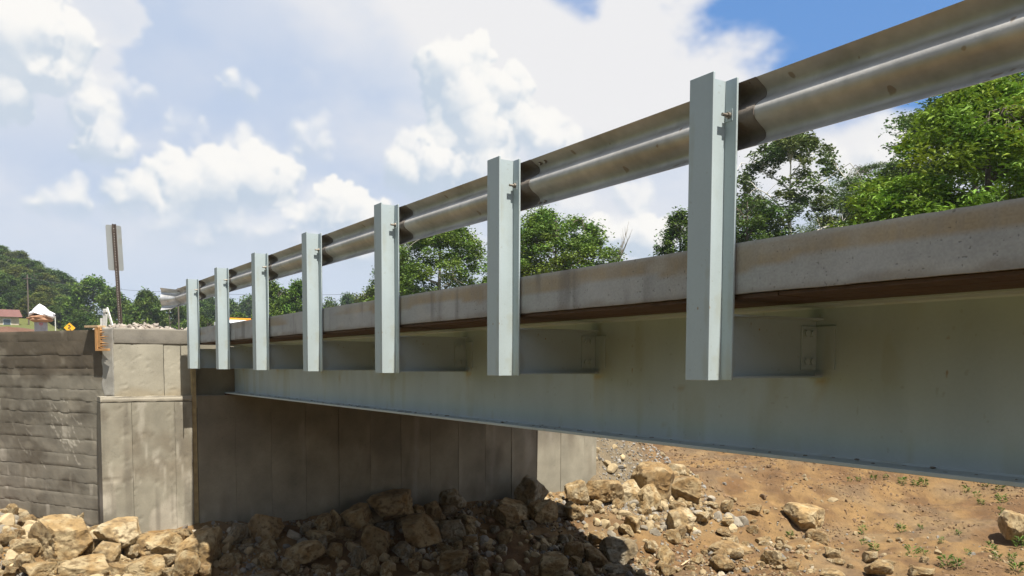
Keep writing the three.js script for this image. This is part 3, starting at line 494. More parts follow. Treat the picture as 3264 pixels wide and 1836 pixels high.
// ------------------------------------------------------------------ riprap
function rockGeometry(seed, detail = 12) {
  const r = rng(seed * 101 + 7), planes = [], n = 5 + Math.floor(r() * 5);
  for (let k = 0; k < n; k++) { const v = new THREE.Vector3(r() - 0.5, r() - 0.5, r() - 0.5).normalize(); planes.push([v, 0.62 + r() * 0.38]); }
  for (const v of [[0, 1, 0], [0, -1, 0], [1, 0, 0], [-1, 0, 0], [0, 0, 1], [0, 0, -1]]) planes.push([new THREE.Vector3(v[0] + (r() - 0.5) * 0.5, v[1] + (r() - 0.5) * 0.5, v[2] + (r() - 0.5) * 0.5).normalize(), 0.78 + r() * 0.22]);
  let g = new THREE.IcosahedronGeometry(1, detail); g.deleteAttribute('uv'); g.deleteAttribute('normal'); g = mergeVertices(g, 1e-4);
  const p = g.attributes.position, d = new THREE.Vector3();
  for (let i = 0; i < p.count; i++) {
    d.fromBufferAttribute(p, i).normalize(); let s = 0;
    for (const [v, k] of planes) { const c = v.dot(d); if (c > 0) s += (c / k) ** 48; }
    let q = s ** (-1 / 48); q = Math.min(q, 1.25);
    q += (fbm(d.x * 2.4 + seed * 3, d.y * 2.4, d.z * 2.4, 3) - 0.5) * 0.1 + (fbm(d.x * 7 + seed, d.y * 7, d.z * 7, 4) - 0.5) * 0.12 - 0.05 * ss(0.6, 0.7, fbm(d.x * 3 + seed * 2, d.y * 3, d.z * 3, 3));
    p.setXYZ(i, d.x * q, d.y * q, d.z * q);
  }
  g.computeVertexNormals();
  g = toCreasedNormals(g, 0.32);
  g = metric(g, 0.35);
  const pale = [1.25, 1.25, 1.22], warm = [0.92, 0.78, 0.58], dark = [0.45, 0.38, 0.3];
  return colour(g, (x, y, z) => { const a = fbm(x * 2 + seed, y * 2, z * 2, 4), b = fbm(x * 6, y * 6 + seed, z * 6, 3); return mix(mix(warm, pale, ss(0.38, 0.62, a)), dark, ss(0.52, 0.68, b) * 0.8); });
}
const rockGeo = Array.from({ length: 12 }, (_, k) => rockGeometry(k + 1));
const ROCKS = [
[-11.43,-2.88,1.87,0.76,0.54,0],[-13.5,-2.72,1.73,0.46,0.25,0],[-12.85,-2.72,1.36,0.42,0.33,0],[-11.8,-2.75,1.38,0.25,0.2,0],[-11.3,-2.79,1.06,0.67,0.39,0],[-11.12,-2.98,0.58,0.56,0.36,0],[-11.13,-2.99,1.28,0.49,0.33,0],[-11.14,-2.98,0.92,0.28,0.25,0],
[-10.97,-3.04,-0.03,0.54,0.48,0],[-11.3,-2.8,0.2,0.32,0.2,0],[-10.88,-3.08,1.69,0.69,0.29,0],[-10.72,-3.13,0.83,0.49,0.22,0],[-10.78,-3.11,1.22,0.4,0.19,0],[-14.01,-2.71,2.23,0.38,0.19,0],[-13.79,-2.65,2.46,0.18,0.25,0],[-10.52,-3.21,0.28,0.33,0.36,0],
[-11.58,-2.82,2.32,0.38,0.24,0],[-11.78,-2.71,2.59,0.27,0.22,0],[-10.95,-3.05,2.18,0.47,0.21,0],[-11.08,-3.0,2.35,0.29,0.26,0],[-12.66,-2.66,2.49,0.26,0.11,0],[-11.43,-2.88,1.49,0.25,0.22,0],[-10.95,-3.05,0.43,0.25,0.17,0],[-10.92,-3.06,-0.18,0.29,0.23,0],
[-11.26,-2.92,2.58,0.16,0.1,0],[-11.02,-3.02,2.56,0.21,0.15,0],[-10.5,-3.21,0.02,0.28,0.17,0],[-12.16,-2.69,2.41,0.19,0.17,0],[-13.31,-2.72,2.03,0.24,0.12,0],[-12.52,-2.72,2.2,0.23,0.17,0],[-11.06,-3.0,1.94,0.26,0.16,0],[-10.88,-3.07,1.01,0.19,0.14,0],
[-10.6,-3.18,0.52,0.22,0.14,0],[-11.3,-2.9,-1.17,0.47,0.39,1],[-11.3,-2.9,-0.68,0.3,0.27,1],[-11.3,-2.84,-2.15,0.34,0.25,1],[-11.3,-2.87,-2.37,0.25,0.35,1],[-11.3,-2.87,-2.79,0.51,0.35,1],[-11.3,-2.72,-3.42,0.75,0.42,1],[-11.3,-2.77,-3.96,0.23,0.2,1],
[-11.3,-2.89,-4.29,0.3,0.34,1],[-10.75,-3.13,-3.69,0.67,0.42,1],[-10.8,-3.11,-4.41,0.43,0.3,1],[-11.3,-2.68,-4.67,0.37,0.34,1],[-10.61,-3.17,-2.84,0.43,0.4,1],[-11.01,-3.02,-2.44,0.28,0.22,1],[-11.03,-3.03,-2.0,0.4,0.21,1],[-10.54,-3.19,-1.55,0.53,0.32,1],
[-10.5,-3.21,-0.97,0.26,0.26,1],[-10.32,-3.28,-1.24,0.26,0.23,1],[-10.24,-3.31,-2.36,0.21,0.3,1],[-10.01,-3.39,-2.49,0.27,0.24,1],[-9.88,-3.43,-2.69,0.18,0.21,1],[-10.41,-3.24,-3.22,0.34,0.19,1],[-9.84,-3.45,-3.93,0.58,0.34,1],[-10.58,-3.18,-2.06,0.27,0.24,1],
[-10.67,-3.14,-1.9,0.18,0.3,1],[-11.21,-2.95,-3.24,0.32,0.16,1],[-11.2,-2.96,-3.55,0.26,0.2,1],[-11.3,-2.88,-1.84,0.22,0.15,1],[-11.3,-2.79,-4.56,0.27,0.2,1],[-9.99,-3.4,-2.17,0.26,0.12,1],[-10.26,-3.3,-0.88,0.28,0.11,1],[-9.98,-3.4,-3.22,0.21,0.15,1],
[-11.3,-2.71,-6.46,0.6,0.52,1],[-11.17,-2.95,-5.99,0.59,0.3,1],[-10.91,-3.02,-6.44,0.48,0.38,1],[-10.91,-3.06,-5.64,0.47,0.34,1],[-10.93,-3.01,-6.87,0.33,0.27,1],[-10.72,-3.07,-7.09,0.35,0.38,1],[-10.39,-3.25,-5.27,0.33,0.25,1],[-9.9,-3.37,-7.04,0.37,0.21,1],
[-9.32,-3.57,-7.04,0.56,0.38,1],[-9.26,-3.65,-5.57,0.53,0.34,1],[-9.35,-3.59,-6.53,0.37,0.3,1],[-9.54,-3.52,-6.24,0.3,0.32,1],[-8.75,-3.67,-6.53,0.34,0.19,1],[-9.6,-3.54,-4.27,0.26,0.23,1],[-11.3,-2.79,-7.55,0.34,0.31,2],[-11.3,-2.84,-8.22,0.52,0.38,2],
[-12.1,-2.64,-9.33,0.51,0.23,2],[-13.63,-2.64,-10.93,0.24,0.34,2],[-13.25,-2.64,-10.92,0.3,0.27,2],[-11.34,-2.82,-9.54,0.69,0.51,2],[-11.26,-2.86,-8.78,0.44,0.32,2],[-10.93,-2.98,-9.04,0.41,0.38,2],[-12.09,-2.64,-10.6,0.38,0.22,2],[-11.98,-2.64,-10.84,0.58,0.29,2],
[-11.48,-2.78,-10.26,0.34,0.31,2],[-11.09,-2.92,-10.27,0.61,0.39,2],[-11.59,-2.73,-11.08,0.19,0.19,2],[-10.39,-3.17,-10.91,0.27,0.27,3],[-10.67,-3.07,-11.43,0.18,0.12,3],[-9.9,-3.35,-9.14,0.56,0.45,3],[-10.17,-3.25,-9.97,0.32,0.2,3],[-10.15,-3.25,-8.09,0.44,0.22,3],
[-9.59,-3.46,-8.64,0.27,0.24,3],[-9.4,-3.53,-7.91,0.26,0.21,3],[-8.87,-3.63,-7.8,0.38,0.28,3],[-9.0,-3.64,-7.43,0.2,0.13,3],[-8.61,-3.64,-7.45,0.17,0.12,3],[-8.23,-3.65,-7.27,0.22,0.17,3],[-8.24,-3.63,-7.78,0.2,0.1,3],[-8.74,-3.63,-9.38,0.66,0.19,3],
[-7.95,-3.63,-8.33,0.39,0.22,3],[-8.52,-3.63,-8.24,0.2,0.13,3],[-10.14,-3.26,-11.2,0.18,0.12,3],[-9.61,-3.45,-10.04,0.23,0.11,3],[-10.48,-3.14,-7.62,0.22,0.16,3],[-10.53,-3.12,-8.3,0.17,0.11,3],[-9.92,-3.34,-10.47,0.23,0.12,3],[-10.55,-3.12,-10.21,0.18,0.12,3],
[-9.4,-3.5,-12.28,0.8,0.48,3],[-8.71,-3.63,-11.77,0.34,0.24,3],[-7.66,-3.63,-9.32,0.38,0.27,3],[-6.36,-3.63,-10.51,0.37,0.2,3],[-5.8,-3.63,-10.92,0.38,0.16,3],[-6.13,-3.36,-14.48,0.5,0.5,3],[-7.88,-3.63,-10.6,0.22,0.11,3],[-9.11,-3.63,-10.68,0.28,0.14,3],
[-9.56,-3.47,-10.92,0.15,0.12,3],[-6.55,-3.63,-9.53,0.4,0.12,3],[-6.65,-3.63,-11.22,0.21,0.08,3],[-6.87,-3.63,-11.6,0.11,0.07,3],[-8.96,-3.4,-14.1,0.16,0.08,3],[-8.95,-3.45,-13.62,0.1,0.06,3],[-9.27,-3.23,-15.18,0.11,0.05,3],[-6.27,-3.63,-11.34,0.08,0.06,3],
];

const TONE = ['tan', 'brown', 'cream', 'grey', 'dark brown'];
function rockPlace(x, z, zn) {
  if (zn === 0) { const s = (x - W0[0]) * WN[0] + (z - W0[1]) * WN[1]; return x < -12.1 || s < 0.7 ? 'against the foot of the wing wall' : z < 1.25 ? 'in front of the sunlit pilaster' : 'out on the sunlit heap before the wing wall'; }
  if (zn === 1) return x < -11 ? 'against the shaded abutment face' : x < -10 ? 'midway down the shaded rubble under the bridge' : 'low in the shaded rubble under the bridge';
  if (zn === 2) return x < -11.9 ? 'against the grey gravel beyond the abutment end' : 'in the pale pile beyond the abutment end';
  return z > -9.2 ? 'on the dirt just outside the bridge shade' : 'on the open tan dirt slope';
}
const special = { 0: 'largest tan boulder in the sunlit heap, two rocks out from the wing wall', 8: 'boulder split by the shadow edge in front of the pilaster foot', 64: 'dark pointed boulder leaning on the abutment at the edge of the bridge shade', 82: 'biggest pale boulder of the pile beyond the abutment end', 106: 'long flat slab of limestone half sunk in the dirt', 112: 'smooth rounded tan boulder alone on the open dirt slope', 113: 'white angular stone just below the smooth rounded boulder', 117: 'large pale boulder buried in the weedy slope under the girder' };
let rockCount = 0;
function rock(x, y, z, w, h, zn, label, rr) {
  const g = rockGeo[Math.floor(rr() * 12)], tone = [[0, 2, 0, 1], [0, 3, 1, 0], [2, 2, 0, 1], [0, 2, 1, 0]][zn][Math.floor(rr() * 4)], m = mesh('boulder', g, M.rock[tone]);
  if (zn === 2) { w *= 1.22; h *= 1.22; } m.scale.set(w * 0.58, h * 0.68, w * (0.42 + rr() * 0.2)); m.position.set(x, y + h * 0.36, z); m.rotation.set((rr() - 0.5) * 0.5, rr() * 6.28, (rr() - 0.5) * 0.5);
  const txt = (w > 0.42 ? 'large ' : w > 0.24 ? 'middling ' : 'small ') + TONE[tone] + ' limestone rock ' + rockPlace(x, z, zn);
  tag(m, label ?? txt, 'boulder', label ? undefined : txt.replace('rock', 'rocks')); rockCount++;
}
{
  const r = rng(2024);
  ROCKS.forEach(([x, y, z, w, h, zn], i) => rock(x, y, z, w, h, zn, special[i], r));
  let guard = 0; const near = ROCKS.map((q) => [q[0], q[2], q[3]]);
  while (rockCount < 292 && guard++ < 6000) {                              // the smaller ones between them
    const t = r(); let x, z, zn;
    if (t < 0.25) { x = -10.4 - r() * 3.4; z = 0.1 + r() * 2.6; zn = 0; if ((x - W0[0]) * WN[0] + (z - W0[1]) * WN[1] < 0.2) continue; } else if (t < 0.62) { x = -8.6 - r() * 2.9; z = -0.3 - r() * 6.6; zn = 1; } else if (t < 0.75) { x = -10.4 - r() * 2; z = -7.3 - r() * 3.5; zn = 2; } else { x = -6.2 - r() * 4.6; z = -7.4 - r() * 4.4; zn = 3; }
    if (x < -11.55 && z < 1.3 && z > -8.6) continue;
    const w = (zn === 3 ? 0.1 : 0.16) + r() * r() * (zn === 0 ? 0.36 : 0.28);
    if (near.some(([a, b, q]) => Math.hypot(a - x, b - z) < (q + w) * 0.36)) continue;
    near.push([x, z, w]); rock(x, terrain(x, z) - 0.02, z, w, w * (0.5 + r() * 0.35), zn, undefined, r);
  }
}
const rub = (x, z) => z > -7.5 ? ss(-6.5, -8.5, x) : ss(-11.5, -8.5, z) * 0.42 * ss(-5.5, -7.5, x) + 0.06;
const placeStone = (big) => () => { for (;;) { const x = -4.4 - rnd() * 9.2, z = 2.8 - rnd() * 17, s = (x - W0[0]) * WN[0] + (z - W0[1]) * WN[1]; if (s < 0.05 && x < -11.8 && z > -8.6) continue; if (rnd() > rub(x, z) || fbm(x * 1.5, z * 1.5, 2, 3) < 0.36 + 0.2 * rnd()) continue; return [x, terrain(x, z) + 0.006, z, big ? 0.03 + rnd() * rnd() * 0.07 : 0.01 + rnd() * 0.025]; } };
const stoneTint = (x, z) => { const t = rnd(), v = 0.7 + rnd() * 0.55, b = t < 0.5 ? [0.26, 0.2, 0.115] : t < 0.72 ? [0.2, 0.185, 0.16] : t < 0.9 ? [0.19, 0.125, 0.07] : [0.36, 0.31, 0.23]; return b.map((q) => q * v); };
const spall = (() => { const g = rockGeometry(77, 3); g.deleteAttribute('color'); return g; })();
scatter('rubble', 'broken angular limestone spalls wedged between the boulders', 1500, placeStone(true), stoneTint, spall);
const heapSpot = () => { for (;;) { const t = rnd(); let x, z; if (t < 0.4) { x = -10.3 - rnd() * 3.6; z = 0 + rnd() * 2.75; if ((x - W0[0]) * WN[0] + (z - W0[1]) * WN[1] < 0.12 || (x < -11.7 && z < 1.3)) continue; } else if (t < 0.75) { x = -8.7 - rnd() * 2.95; z = -0.2 - rnd() * 7; } else { x = -9.6 - rnd() * 2.8; z = -7.3 - rnd() * 3.6; if (x < -11.75 && z > -8.6) continue; } return [x, terrain(x, z) - 0.005 + rnd() * 0.03, z, 0.05 + rnd() * rnd() * 0.11]; } };
scatter('rubble', 'fist to head sized limestone packed into the riprap heaps', 520, heapSpot, (x, z) => { const v = 0.75 + rnd() * 0.5, b = rnd() < 0.7 ? [0.34, 0.265, 0.155] : [0.25, 0.22, 0.17]; return b.map((q) => q * v); }, spall);
scatter('rubble', 'fine stone chips and clods over the creek bed', 8000, placeStone(false), stoneTint, stoneGeo[2]);
scatter('soil_clods', 'crumbled brown soil clods on the dirt slope', 7000, () => { for (;;) { const x = -4.4 - rnd() * 12, z = -8 - rnd() * 14; if (fbm(x * 0.9, z * 0.9, 15, 3) < 0.45 + rnd() * 0.15) continue; return [x, terrain(x, z) + 0.003, z, 0.008 + rnd() * rnd() * 0.05]; } }, () => { const v = 0.7 + rnd() * 0.6; return [0.18 * v, 0.115 * v, 0.062 * v]; }, stoneGeo[0]);
scatter('gravel', 'grey crusher-run gravel spilled beside the abutment end', 2600, () => { for (;;) { const a = rnd() * 6.28, q = Math.sqrt(rnd()) * 2.1, x = -12.5 + Math.cos(a) * q * 1.1, z = -9.4 + Math.sin(a) * q; if (x < -11.7 && z > -8.55) continue; return [x, terrain(x, z) + 0.004, z, 0.012 + rnd() * rnd() * 0.045]; } }, () => { const v = 0.7 + rnd() * 0.6; return [0.23 * v, 0.215 * v, 0.19 * v]; }, stoneGeo[2]);
console.log('rocks', rockCount);
// ------------------------------------------------------------------ sticks and offcuts
const offcuts = [[-11.4, -9.7, 0.62, 0.3, 0.03, 'long grey stick lying in front of the pale boulder pile', 0.03], [-11.1, -9.3, 0.34, -0.9, 0.025, 'short crooked stick under the long grey stick', 0.025], [-8.62, -8.05, 0.26, 1.9, 0.035, 'pale lath offcut at the edge of the bridge shade', 0.012], [-8.1, -8.5, 0.14, 2.3, 0.03, 'short pale lath offcut by a flat stone', 0.012], [-8.4, -7.6, 0.17, 0.5, 0.03, 'pale lath offcut in the loose rubble', 0.012], [-9.75, -6.9, 0.15, 0.2, 0.06, 'small block of sawn timber in the shaded rubble', 0.04], [-11.62, 0.12, 0.4, 2.6, 0.05, 'broken round stake at the foot of the pilaster', 0.05]];
offcuts.forEach(([x, z, l, a, w, label, t]) => { const g = box(-l / 2, l / 2, 0, t, -w / 2, w / 2, 0.003); const p = g.attributes.position; for (let i = 0; i < p.count; i++) p.setY(i, p.getY(i) + 0.02 * Math.sin(p.getX(i) * 6)); const m = tag(mesh('wood_offcut', g, l > 0.3 ? M.bark : M.paleWood), label, 'timber'); m.position.set(x, terrain(x, z) + 0.035, z); m.rotation.set(0, a, 0.06); });
// ------------------------------------------------------------------ weeds on the dirt
{
  const mat = leafMat(0.1, 0.17, 0.04), r = rng(66), protos = [];
  for (let k = 0; k < 4; k++) {
    const P = [], C = [], I = [];
    for (let i = 0; i < 46; i++) { const a = r() * 6.28, h = r() * 0.2, l = 0.06 + r() * 0.07, q = 0.02 + r() * 0.05, w = 0.012, up = 0.2 + r() * 0.7, bx = Math.cos(a) * q, bz = Math.sin(a) * q, tx = bx + Math.cos(a) * l, tz = bz + Math.sin(a) * l, nx = -Math.sin(a) * w, nz = Math.cos(a) * w, b = P.length / 3, v = 0.7 + r() * 0.6; P.push(bx, h, bz, (bx + tx) / 2 + nx, h + l * up * 0.7, (bz + tz) / 2 + nz, tx, h + l * up * 0.7, tz, (bx + tx) / 2 - nx, h + l * up * 0.7, (bz + tz) / 2 - nz); for (let j = 0; j < 4; j++) C.push(v, v, v * 0.8); I.push(b, b + 1, b + 2, b, b + 2, b + 3); }
    const g = new THREE.BufferGeometry(); g.setAttribute('position', new THREE.Float32BufferAttribute(P, 3)); g.setAttribute('color', new THREE.Float32BufferAttribute(C, 3)); g.setIndex(I); g.computeVertexNormals(); protos.push(g);
  }
  const spots = [[-9.55, -18.7], [-10.43, -15.1], [-10.4, -15.4], [-10.35, -15.9], [-10.2, -16.2], [-9.9, -16.4], [-9.8, -16.8], [-9.7, -17], [-9.1, -17.8], [-8.45, -18.1], [-8.2, -16.9], [-9.15, -11.5], [-8.5, -13], [-7.9, -12.2], [-7.5, -12], [-7.7, -13.8], [-6.8, -13.1], [-7, -14], [-8, -13.6], [-6.6, -12.2], [-6.1, -12.8], [-5.9, -11.8], [-7, -15.7], [-5.6, -13.4], [-6.1, -13.6], [-5.6, -12.9], [-5.7, -11.8], [-5.1, -12.6], [-6.7, -12], [-8.6, -17.4], [-7.9, -17.2], [-7.4, -16.3], [-6.3, -14.9], [-5.9, -14.2], [-8.9, -18.3]];
  spots.forEach(([x, z], i) => { const w = tag(mesh('weed', protos[i % 4], mat), z < -15 ? 'small leafy weed high on the dirt slope under the girder' : 'small leafy weed sprouting on the lower dirt slope', 'weed', z < -15 ? 'weeds high on the slope' : 'weeds low on the slope'); w.position.set(x, terrain(x, z) - 0.005, z); w.scale.setScalar(0.45 + r() * 0.55); w.rotation.y = r() * 6; });
}
// ------------------------------------------------------------------ things on the approach
{
  // road sign seen from behind on a punched channel post
  const s = thing('road_sign', 'back of a pale narrow road sign on a leaning rusty channel post', 'road sign', [-16.06, 0.45, 0.365]);
  s.rotation.set(0, 0.28, 0); s.rotation.z = 0.0;
  const lean = new THREE.Group(); lean.name = 'post'; s.add(lean);
  const postMat = std({ color: lin(0.1, 0.075, 0.06), metalness: 0.3, roughness: 0.8, map: rep(texGrain, 4) });
  const ch = mesh('channel', join([box(0.0, 0.006, 0, 2.34, -0.02, 0.02), box(0.006, 0.03, 0, 2.34, -0.026, -0.021), box(0.006, 0.03, 0, 2.34, 0.021, 0.026), box(0.028, 0.032, 0, 2.34, -0.042, -0.026), box(0.028, 0.032, 0, 2.34, 0.026, 0.042)]), postMat, lean);
  void ch;
  const holes = []; for (let y = 0.1; y < 2.3; y += 0.05) holes.push(cyl(0.006, 0.006, 0.002, 8, [0.0068, y, 0], [1, 0, 0]));
  mesh('punched_holes', join(holes), std({ color: lin(0.62, 0.62, 0.6), roughness: 0.6 }), lean);
  const shp = new THREE.Shape(), w = 0.155, h0 = 1.42, h1 = 2.32, q = 0.04;
  shp.moveTo(-w + q, h0); shp.lineTo(w - q, h0); shp.quadraticCurveTo(w, h0, w, h0 + q); shp.lineTo(w, h1 - q); shp.quadraticCurveTo(w, h1, w - q, h1); shp.lineTo(-w + q, h1); shp.quadraticCurveTo(-w, h1, -w, h1 - q); shp.lineTo(-w, h0 + q); shp.quadraticCurveTo(-w, h0, -w + q, h0);
  const pg = new THREE.ExtrudeGeometry(shp, { depth: 0.003, bevelEnabled: false, curveSegments: 6 }); pg.rotateY(Math.PI / 2); pg.translate(-0.006, 0, 0);
  mesh('sign_panel', metric(pg), std({ color: lin(0.27, 0.285, 0.28), roughness: 0.55, metalness: 0.1, map: rep(texPaint, 1) }), lean);
  for (const y of [1.52, 2.2]) mesh('sign_bolt', cyl(0.009, 0.009, 0.012, 6, [0.012, y, 0], [1, 0, 0]), M.bolt, lean);
  lean.rotation.x = 0.03; lean.rotation.z = 0.02;
}
{
  // knocked-over white boards
  const b = thing('barricade', 'broken white painted barricade boards propped on the gravel beside the sign post', 'barricade', [-14.75, 0.5, 0.79], 0.55);
  const board = (x, y, z, l, w, rz, ry) => { const g = box(-w / 2, w / 2, 0, l, -0.012, 0.012, 0.003), m = mesh('board', g, M.whiteWood, b); m.position.set(x, y, z); m.rotation.set(0, ry, rz); };
  board(-0.11, 0.02, 0.0, 0.33, 0.045, 0.02, 0.2); board(-0.03, 0, 0.02, 0.52, 0.05, -0.04, 0.1); board(0.03, 0, 0.05, 0.42, 0.045, -0.12, 0); board(0.26, 0, 0.0, 0.6, 0.05, 0.44, -0.1); board(-0.02, 0.47, 0.03, 0.1, 0.05, -1.4, 0);
}
{
  // cardboard form tube with letters, plastic bag tied over its top
  const t = thing('form_tube', 'grey round form tube with red lettering standing behind the wing wall', 'form tube', [-22.04, 0.42, 1.42]);
  const pts = [[0, 0], [0.15, 0], [0.15, 0.72], [0.143, 0.725], [0.143, 0.7], [0, 0.7]].map(([x, y]) => new THREE.Vector2(x, y));
  mesh('tube', metric(new THREE.LatheGeometry(pts, 28)), std({ color: lin(0.42, 0.42, 0.45), roughness: 0.8, map: rep(texGrain, 2) }), t);
  const cv = document.createElement('canvas'); cv.width = 256; cv.height = 128; const c = cv.getContext('2d'); c.fillStyle = '#a9a9b0'; c.fillRect(0, 0, 256, 128); c.fillStyle = '#c2323a'; c.font = 'italic bold 84px sans-serif'; c.textAlign = 'center'; c.fillText('HJI', 128, 70); c.font = 'bold 26px sans-serif'; c.globalAlpha = 0.35; c.fillText('HJI', 128, 112);
  const lm = new THREE.CanvasTexture(cv); lm.colorSpace = THREE.SRGBColorSpace;
  const lg = new THREE.CylinderGeometry(0.1515, 0.1515, 0.13, 16, 1, true, -0.62, 1.24), lp = mesh('printed_label', lg, std({ map: lm, roughness: 0.8, color: lin(0.9, 0.9, 0.9) }), t); lp.position.y = 0.56; lp.rotation.y = 1.5;
  const wr = thing('cover_sheet', 'crumpled white plastic and brown paper tied over the form tube', 'plastic sheet', [-22.04, 1.1, 1.42]);
  const crumple = (r0, h, seed, up) => { const g = new THREE.SphereGeometry(1, 26, 18), p = g.attributes.position; for (let i = 0; i < p.count; i++) { const x = p.getX(i), y = p.getY(i), z = p.getZ(i), k = 0.62 + 0.75 * fbm(x * 2 + seed, y * 2, z * 2, 3), peak = up * Math.max(0, 1 - Math.hypot(x - 0.1, z - 0.35) * 1.1); p.setXYZ(i, x * r0 * k, y * h * k + peak * h, z * r0 * k); } g.computeVertexNormals(); return metric(g); };
  const a = mesh('paper_wrap', crumple(0.3, 0.1, 4, 0), std({ color: lin(0.36, 0.2, 0.12), roughness: 0.9 }), wr); a.position.y = 0.04;
  const w = mesh('plastic_bag', crumple(0.3, 0.12, 9, 1.7), std({ color: lin(0.78, 0.78, 0.8), roughness: 0.45 }), wr); w.position.set(0, 0.12, -0.05); w.rotation.y = 0.4;
}
{
  // yellow warning diamond with a winding arrow
  const s = thing('curve_sign', 'yellow diamond warning sign with a black winding arrow beside the field road', 'road sign', [-81.2, 0.9, -4.3]);
  const yaw = Math.atan2(84, 7);
  s.rotation.y = yaw;
  mesh('sign_post', box(-0.03, 0.03, 0, 2.4, -0.06, -0.02), M.bolt, s);
  const d = new THREE.BoxGeometry(0.64, 0.64, 0.01); d.rotateZ(Math.PI / 4); d.translate(0, 2.2, 0);
  mesh('diamond_panel', metric(d), std({ color: lin(0.85, 0.42, 0.02), roughness: 0.5 }), s);
  const pts = [[0.06, -0.26], [0.06, -0.14], [-0.1, -0.02], [0.08, 0.1], [-0.02, 0.2]].map(([x, y]) => new THREE.Vector3(x, 2.2 + y, 0.008));
  const tube = new THREE.TubeGeometry(new THREE.CatmullRomCurve3(pts), 24, 0.035, 6); tube.scale(1, 1, 0.3); tube.translate(0, 0, 0.008);
  const head = new THREE.CylinderGeometry(0.001, 0.11, 0.13, 3); head.scale(1, 1, 0.1); head.rotateZ(0.5); head.translate(-0.05, 2.43, 0.01);
  mesh('winding_arrow', join([metric(tube), metric(head)]), std({ color: lin(0.02, 0.02, 0.02), roughness: 0.6 }), s);
}
{
  // work truck on the approach; mostly hidden by the deck
  const t = thing('work_truck', 'white pickup truck with an amber light bar on the approach road', 'truck', [-40.9, 0.24, -8.35], 0.1);
  const white = std({ color: lin(0.78, 0.79, 0.8), roughness: 0.25 }), black = std({ color: lin(0.02, 0.02, 0.022), roughness: 0.6 });
  const side = (pts, w, bev = 0.04) => { const s = new THREE.Shape(pts.map(([x, y]) => new THREE.Vector2(x, y))), g = new THREE.ExtrudeGeometry(s, { depth: w - 2 * bev, bevelEnabled: true, bevelSize: bev, bevelThickness: bev, bevelSegments: 2 }); g.translate(0, 0, -w / 2 + bev); return metric(g); };
  mesh('body', side([[-2.9, 0.5], [2.85, 0.5], [2.85, 1.0], [1.5, 1.1], [-2.9, 1.1]], 1.95), white, t);
  mesh('cab', side([[-1.2, 1.1], [1.45, 1.1], [0.75, 1.82], [0.4, 1.87], [-0.8, 1.87], [-1.05, 1.8]], 1.7, 0.06), white, t);
  const glass = std({ color: lin(0.03, 0.04, 0.05), roughness: 0.08 });
  const ws = mesh('windscreen', box(-0.01, 0.01, -0.33, 0.33, -0.75, 0.75), glass, t); ws.position.set(1.18, 1.47, 0); ws.rotation.z = 0.77;
  for (const z of [-0.87, 0.87]) mesh('side_window', box(-0.9, 0.6, 1.22, 1.66, z - 0.012, z + 0.012, 0.005), glass, t);
  for (const [x, z] of [[-1.9, -0.9], [-1.9, 0.9], [1.9, -0.9], [1.9, 0.9]]) { const wh = mesh('wheel', cyl(0.39, 0.39, 0.24, 22, [x, 0.39, z], [0, 0, 1]), black, t); mesh('rim', cyl(0.22, 0.22, 0.26, 16, [x, 0.39, z], [0, 0, 1]), M.zinc, wh); }
  const lb = mesh('light_bar', box(-0.12, 0.12, 1.935, 2.04, -0.62, 0.62, 0.03), std({ color: lin(0.75, 0.25, 0.01), roughness: 0.3 }), t); mesh('light_bar_foot', box(-0.08, 0.08, 1.9, 1.935, -0.2, 0.2), black, lb);
  for (const z of [-0.7, 0.7]) mesh('headlight', box(2.86, 2.9, 0.75, 0.93, z - 0.18, z + 0.18, 0.015), glass, t);
}
{
  // farmhouse at the edge of the field
  const h = thing('farmhouse', 'low cream farmhouse with a brown red roof below the wooded hill', 'house', [-171, 5.35, 3.0], 0.06);
  const cream = std({ color: lin(0.55, 0.47, 0.36), roughness: 0.9, map: rep(texGrain, 0.5) }), roofM = std({ color: lin(0.17, 0.075, 0.06), roughness: 0.85, map: rep(texGrain, 0.6) });
  mesh('wall', box(-4, 4, 0, 2.6, -6.8, 6.8), cream, h);
  const g = new THREE.BufferGeometry(), P = [[-4.5, 2.55, -7.3], [4.5, 2.55, -7.3], [0, 4.0, -7.3], [-4.5, 2.55, 7.3], [4.5, 2.55, 7.3], [0, 4.0, 7.3]].flat(); g.setAttribute('position', new THREE.Float32BufferAttribute(P, 3)); g.setIndex([0, 2, 1, 3, 4, 5, 0, 3, 5, 0, 5, 2, 1, 2, 5, 1, 5, 4, 0, 1, 4, 0, 4, 3]); const gn = g.toNonIndexed(); gn.computeVertexNormals();
  mesh('roof', metric(gn), roofM, h);
  const pane = std({ color: lin(0.07, 0.09, 0.11), roughness: 0.15 }), trim = std({ color: lin(0.6, 0.62, 0.64), roughness: 0.7 });
  for (const z of [-5, -2.2, 3.2, 5.4]) { const w = mesh('window', box(4.0, 4.06, 1.1, 2.2, z - 0.6, z + 0.6), trim, h); mesh('pane', box(4.06, 4.075, 1.17, 2.13, z - 0.52, z + 0.52), pane, w); }
  mesh('door', box(4.0, 4.06, 0.1, 2.2, -0.2, 0.8), std({ color: lin(0.4, 0.52, 0.62), roughness: 0.6 }), h);
}
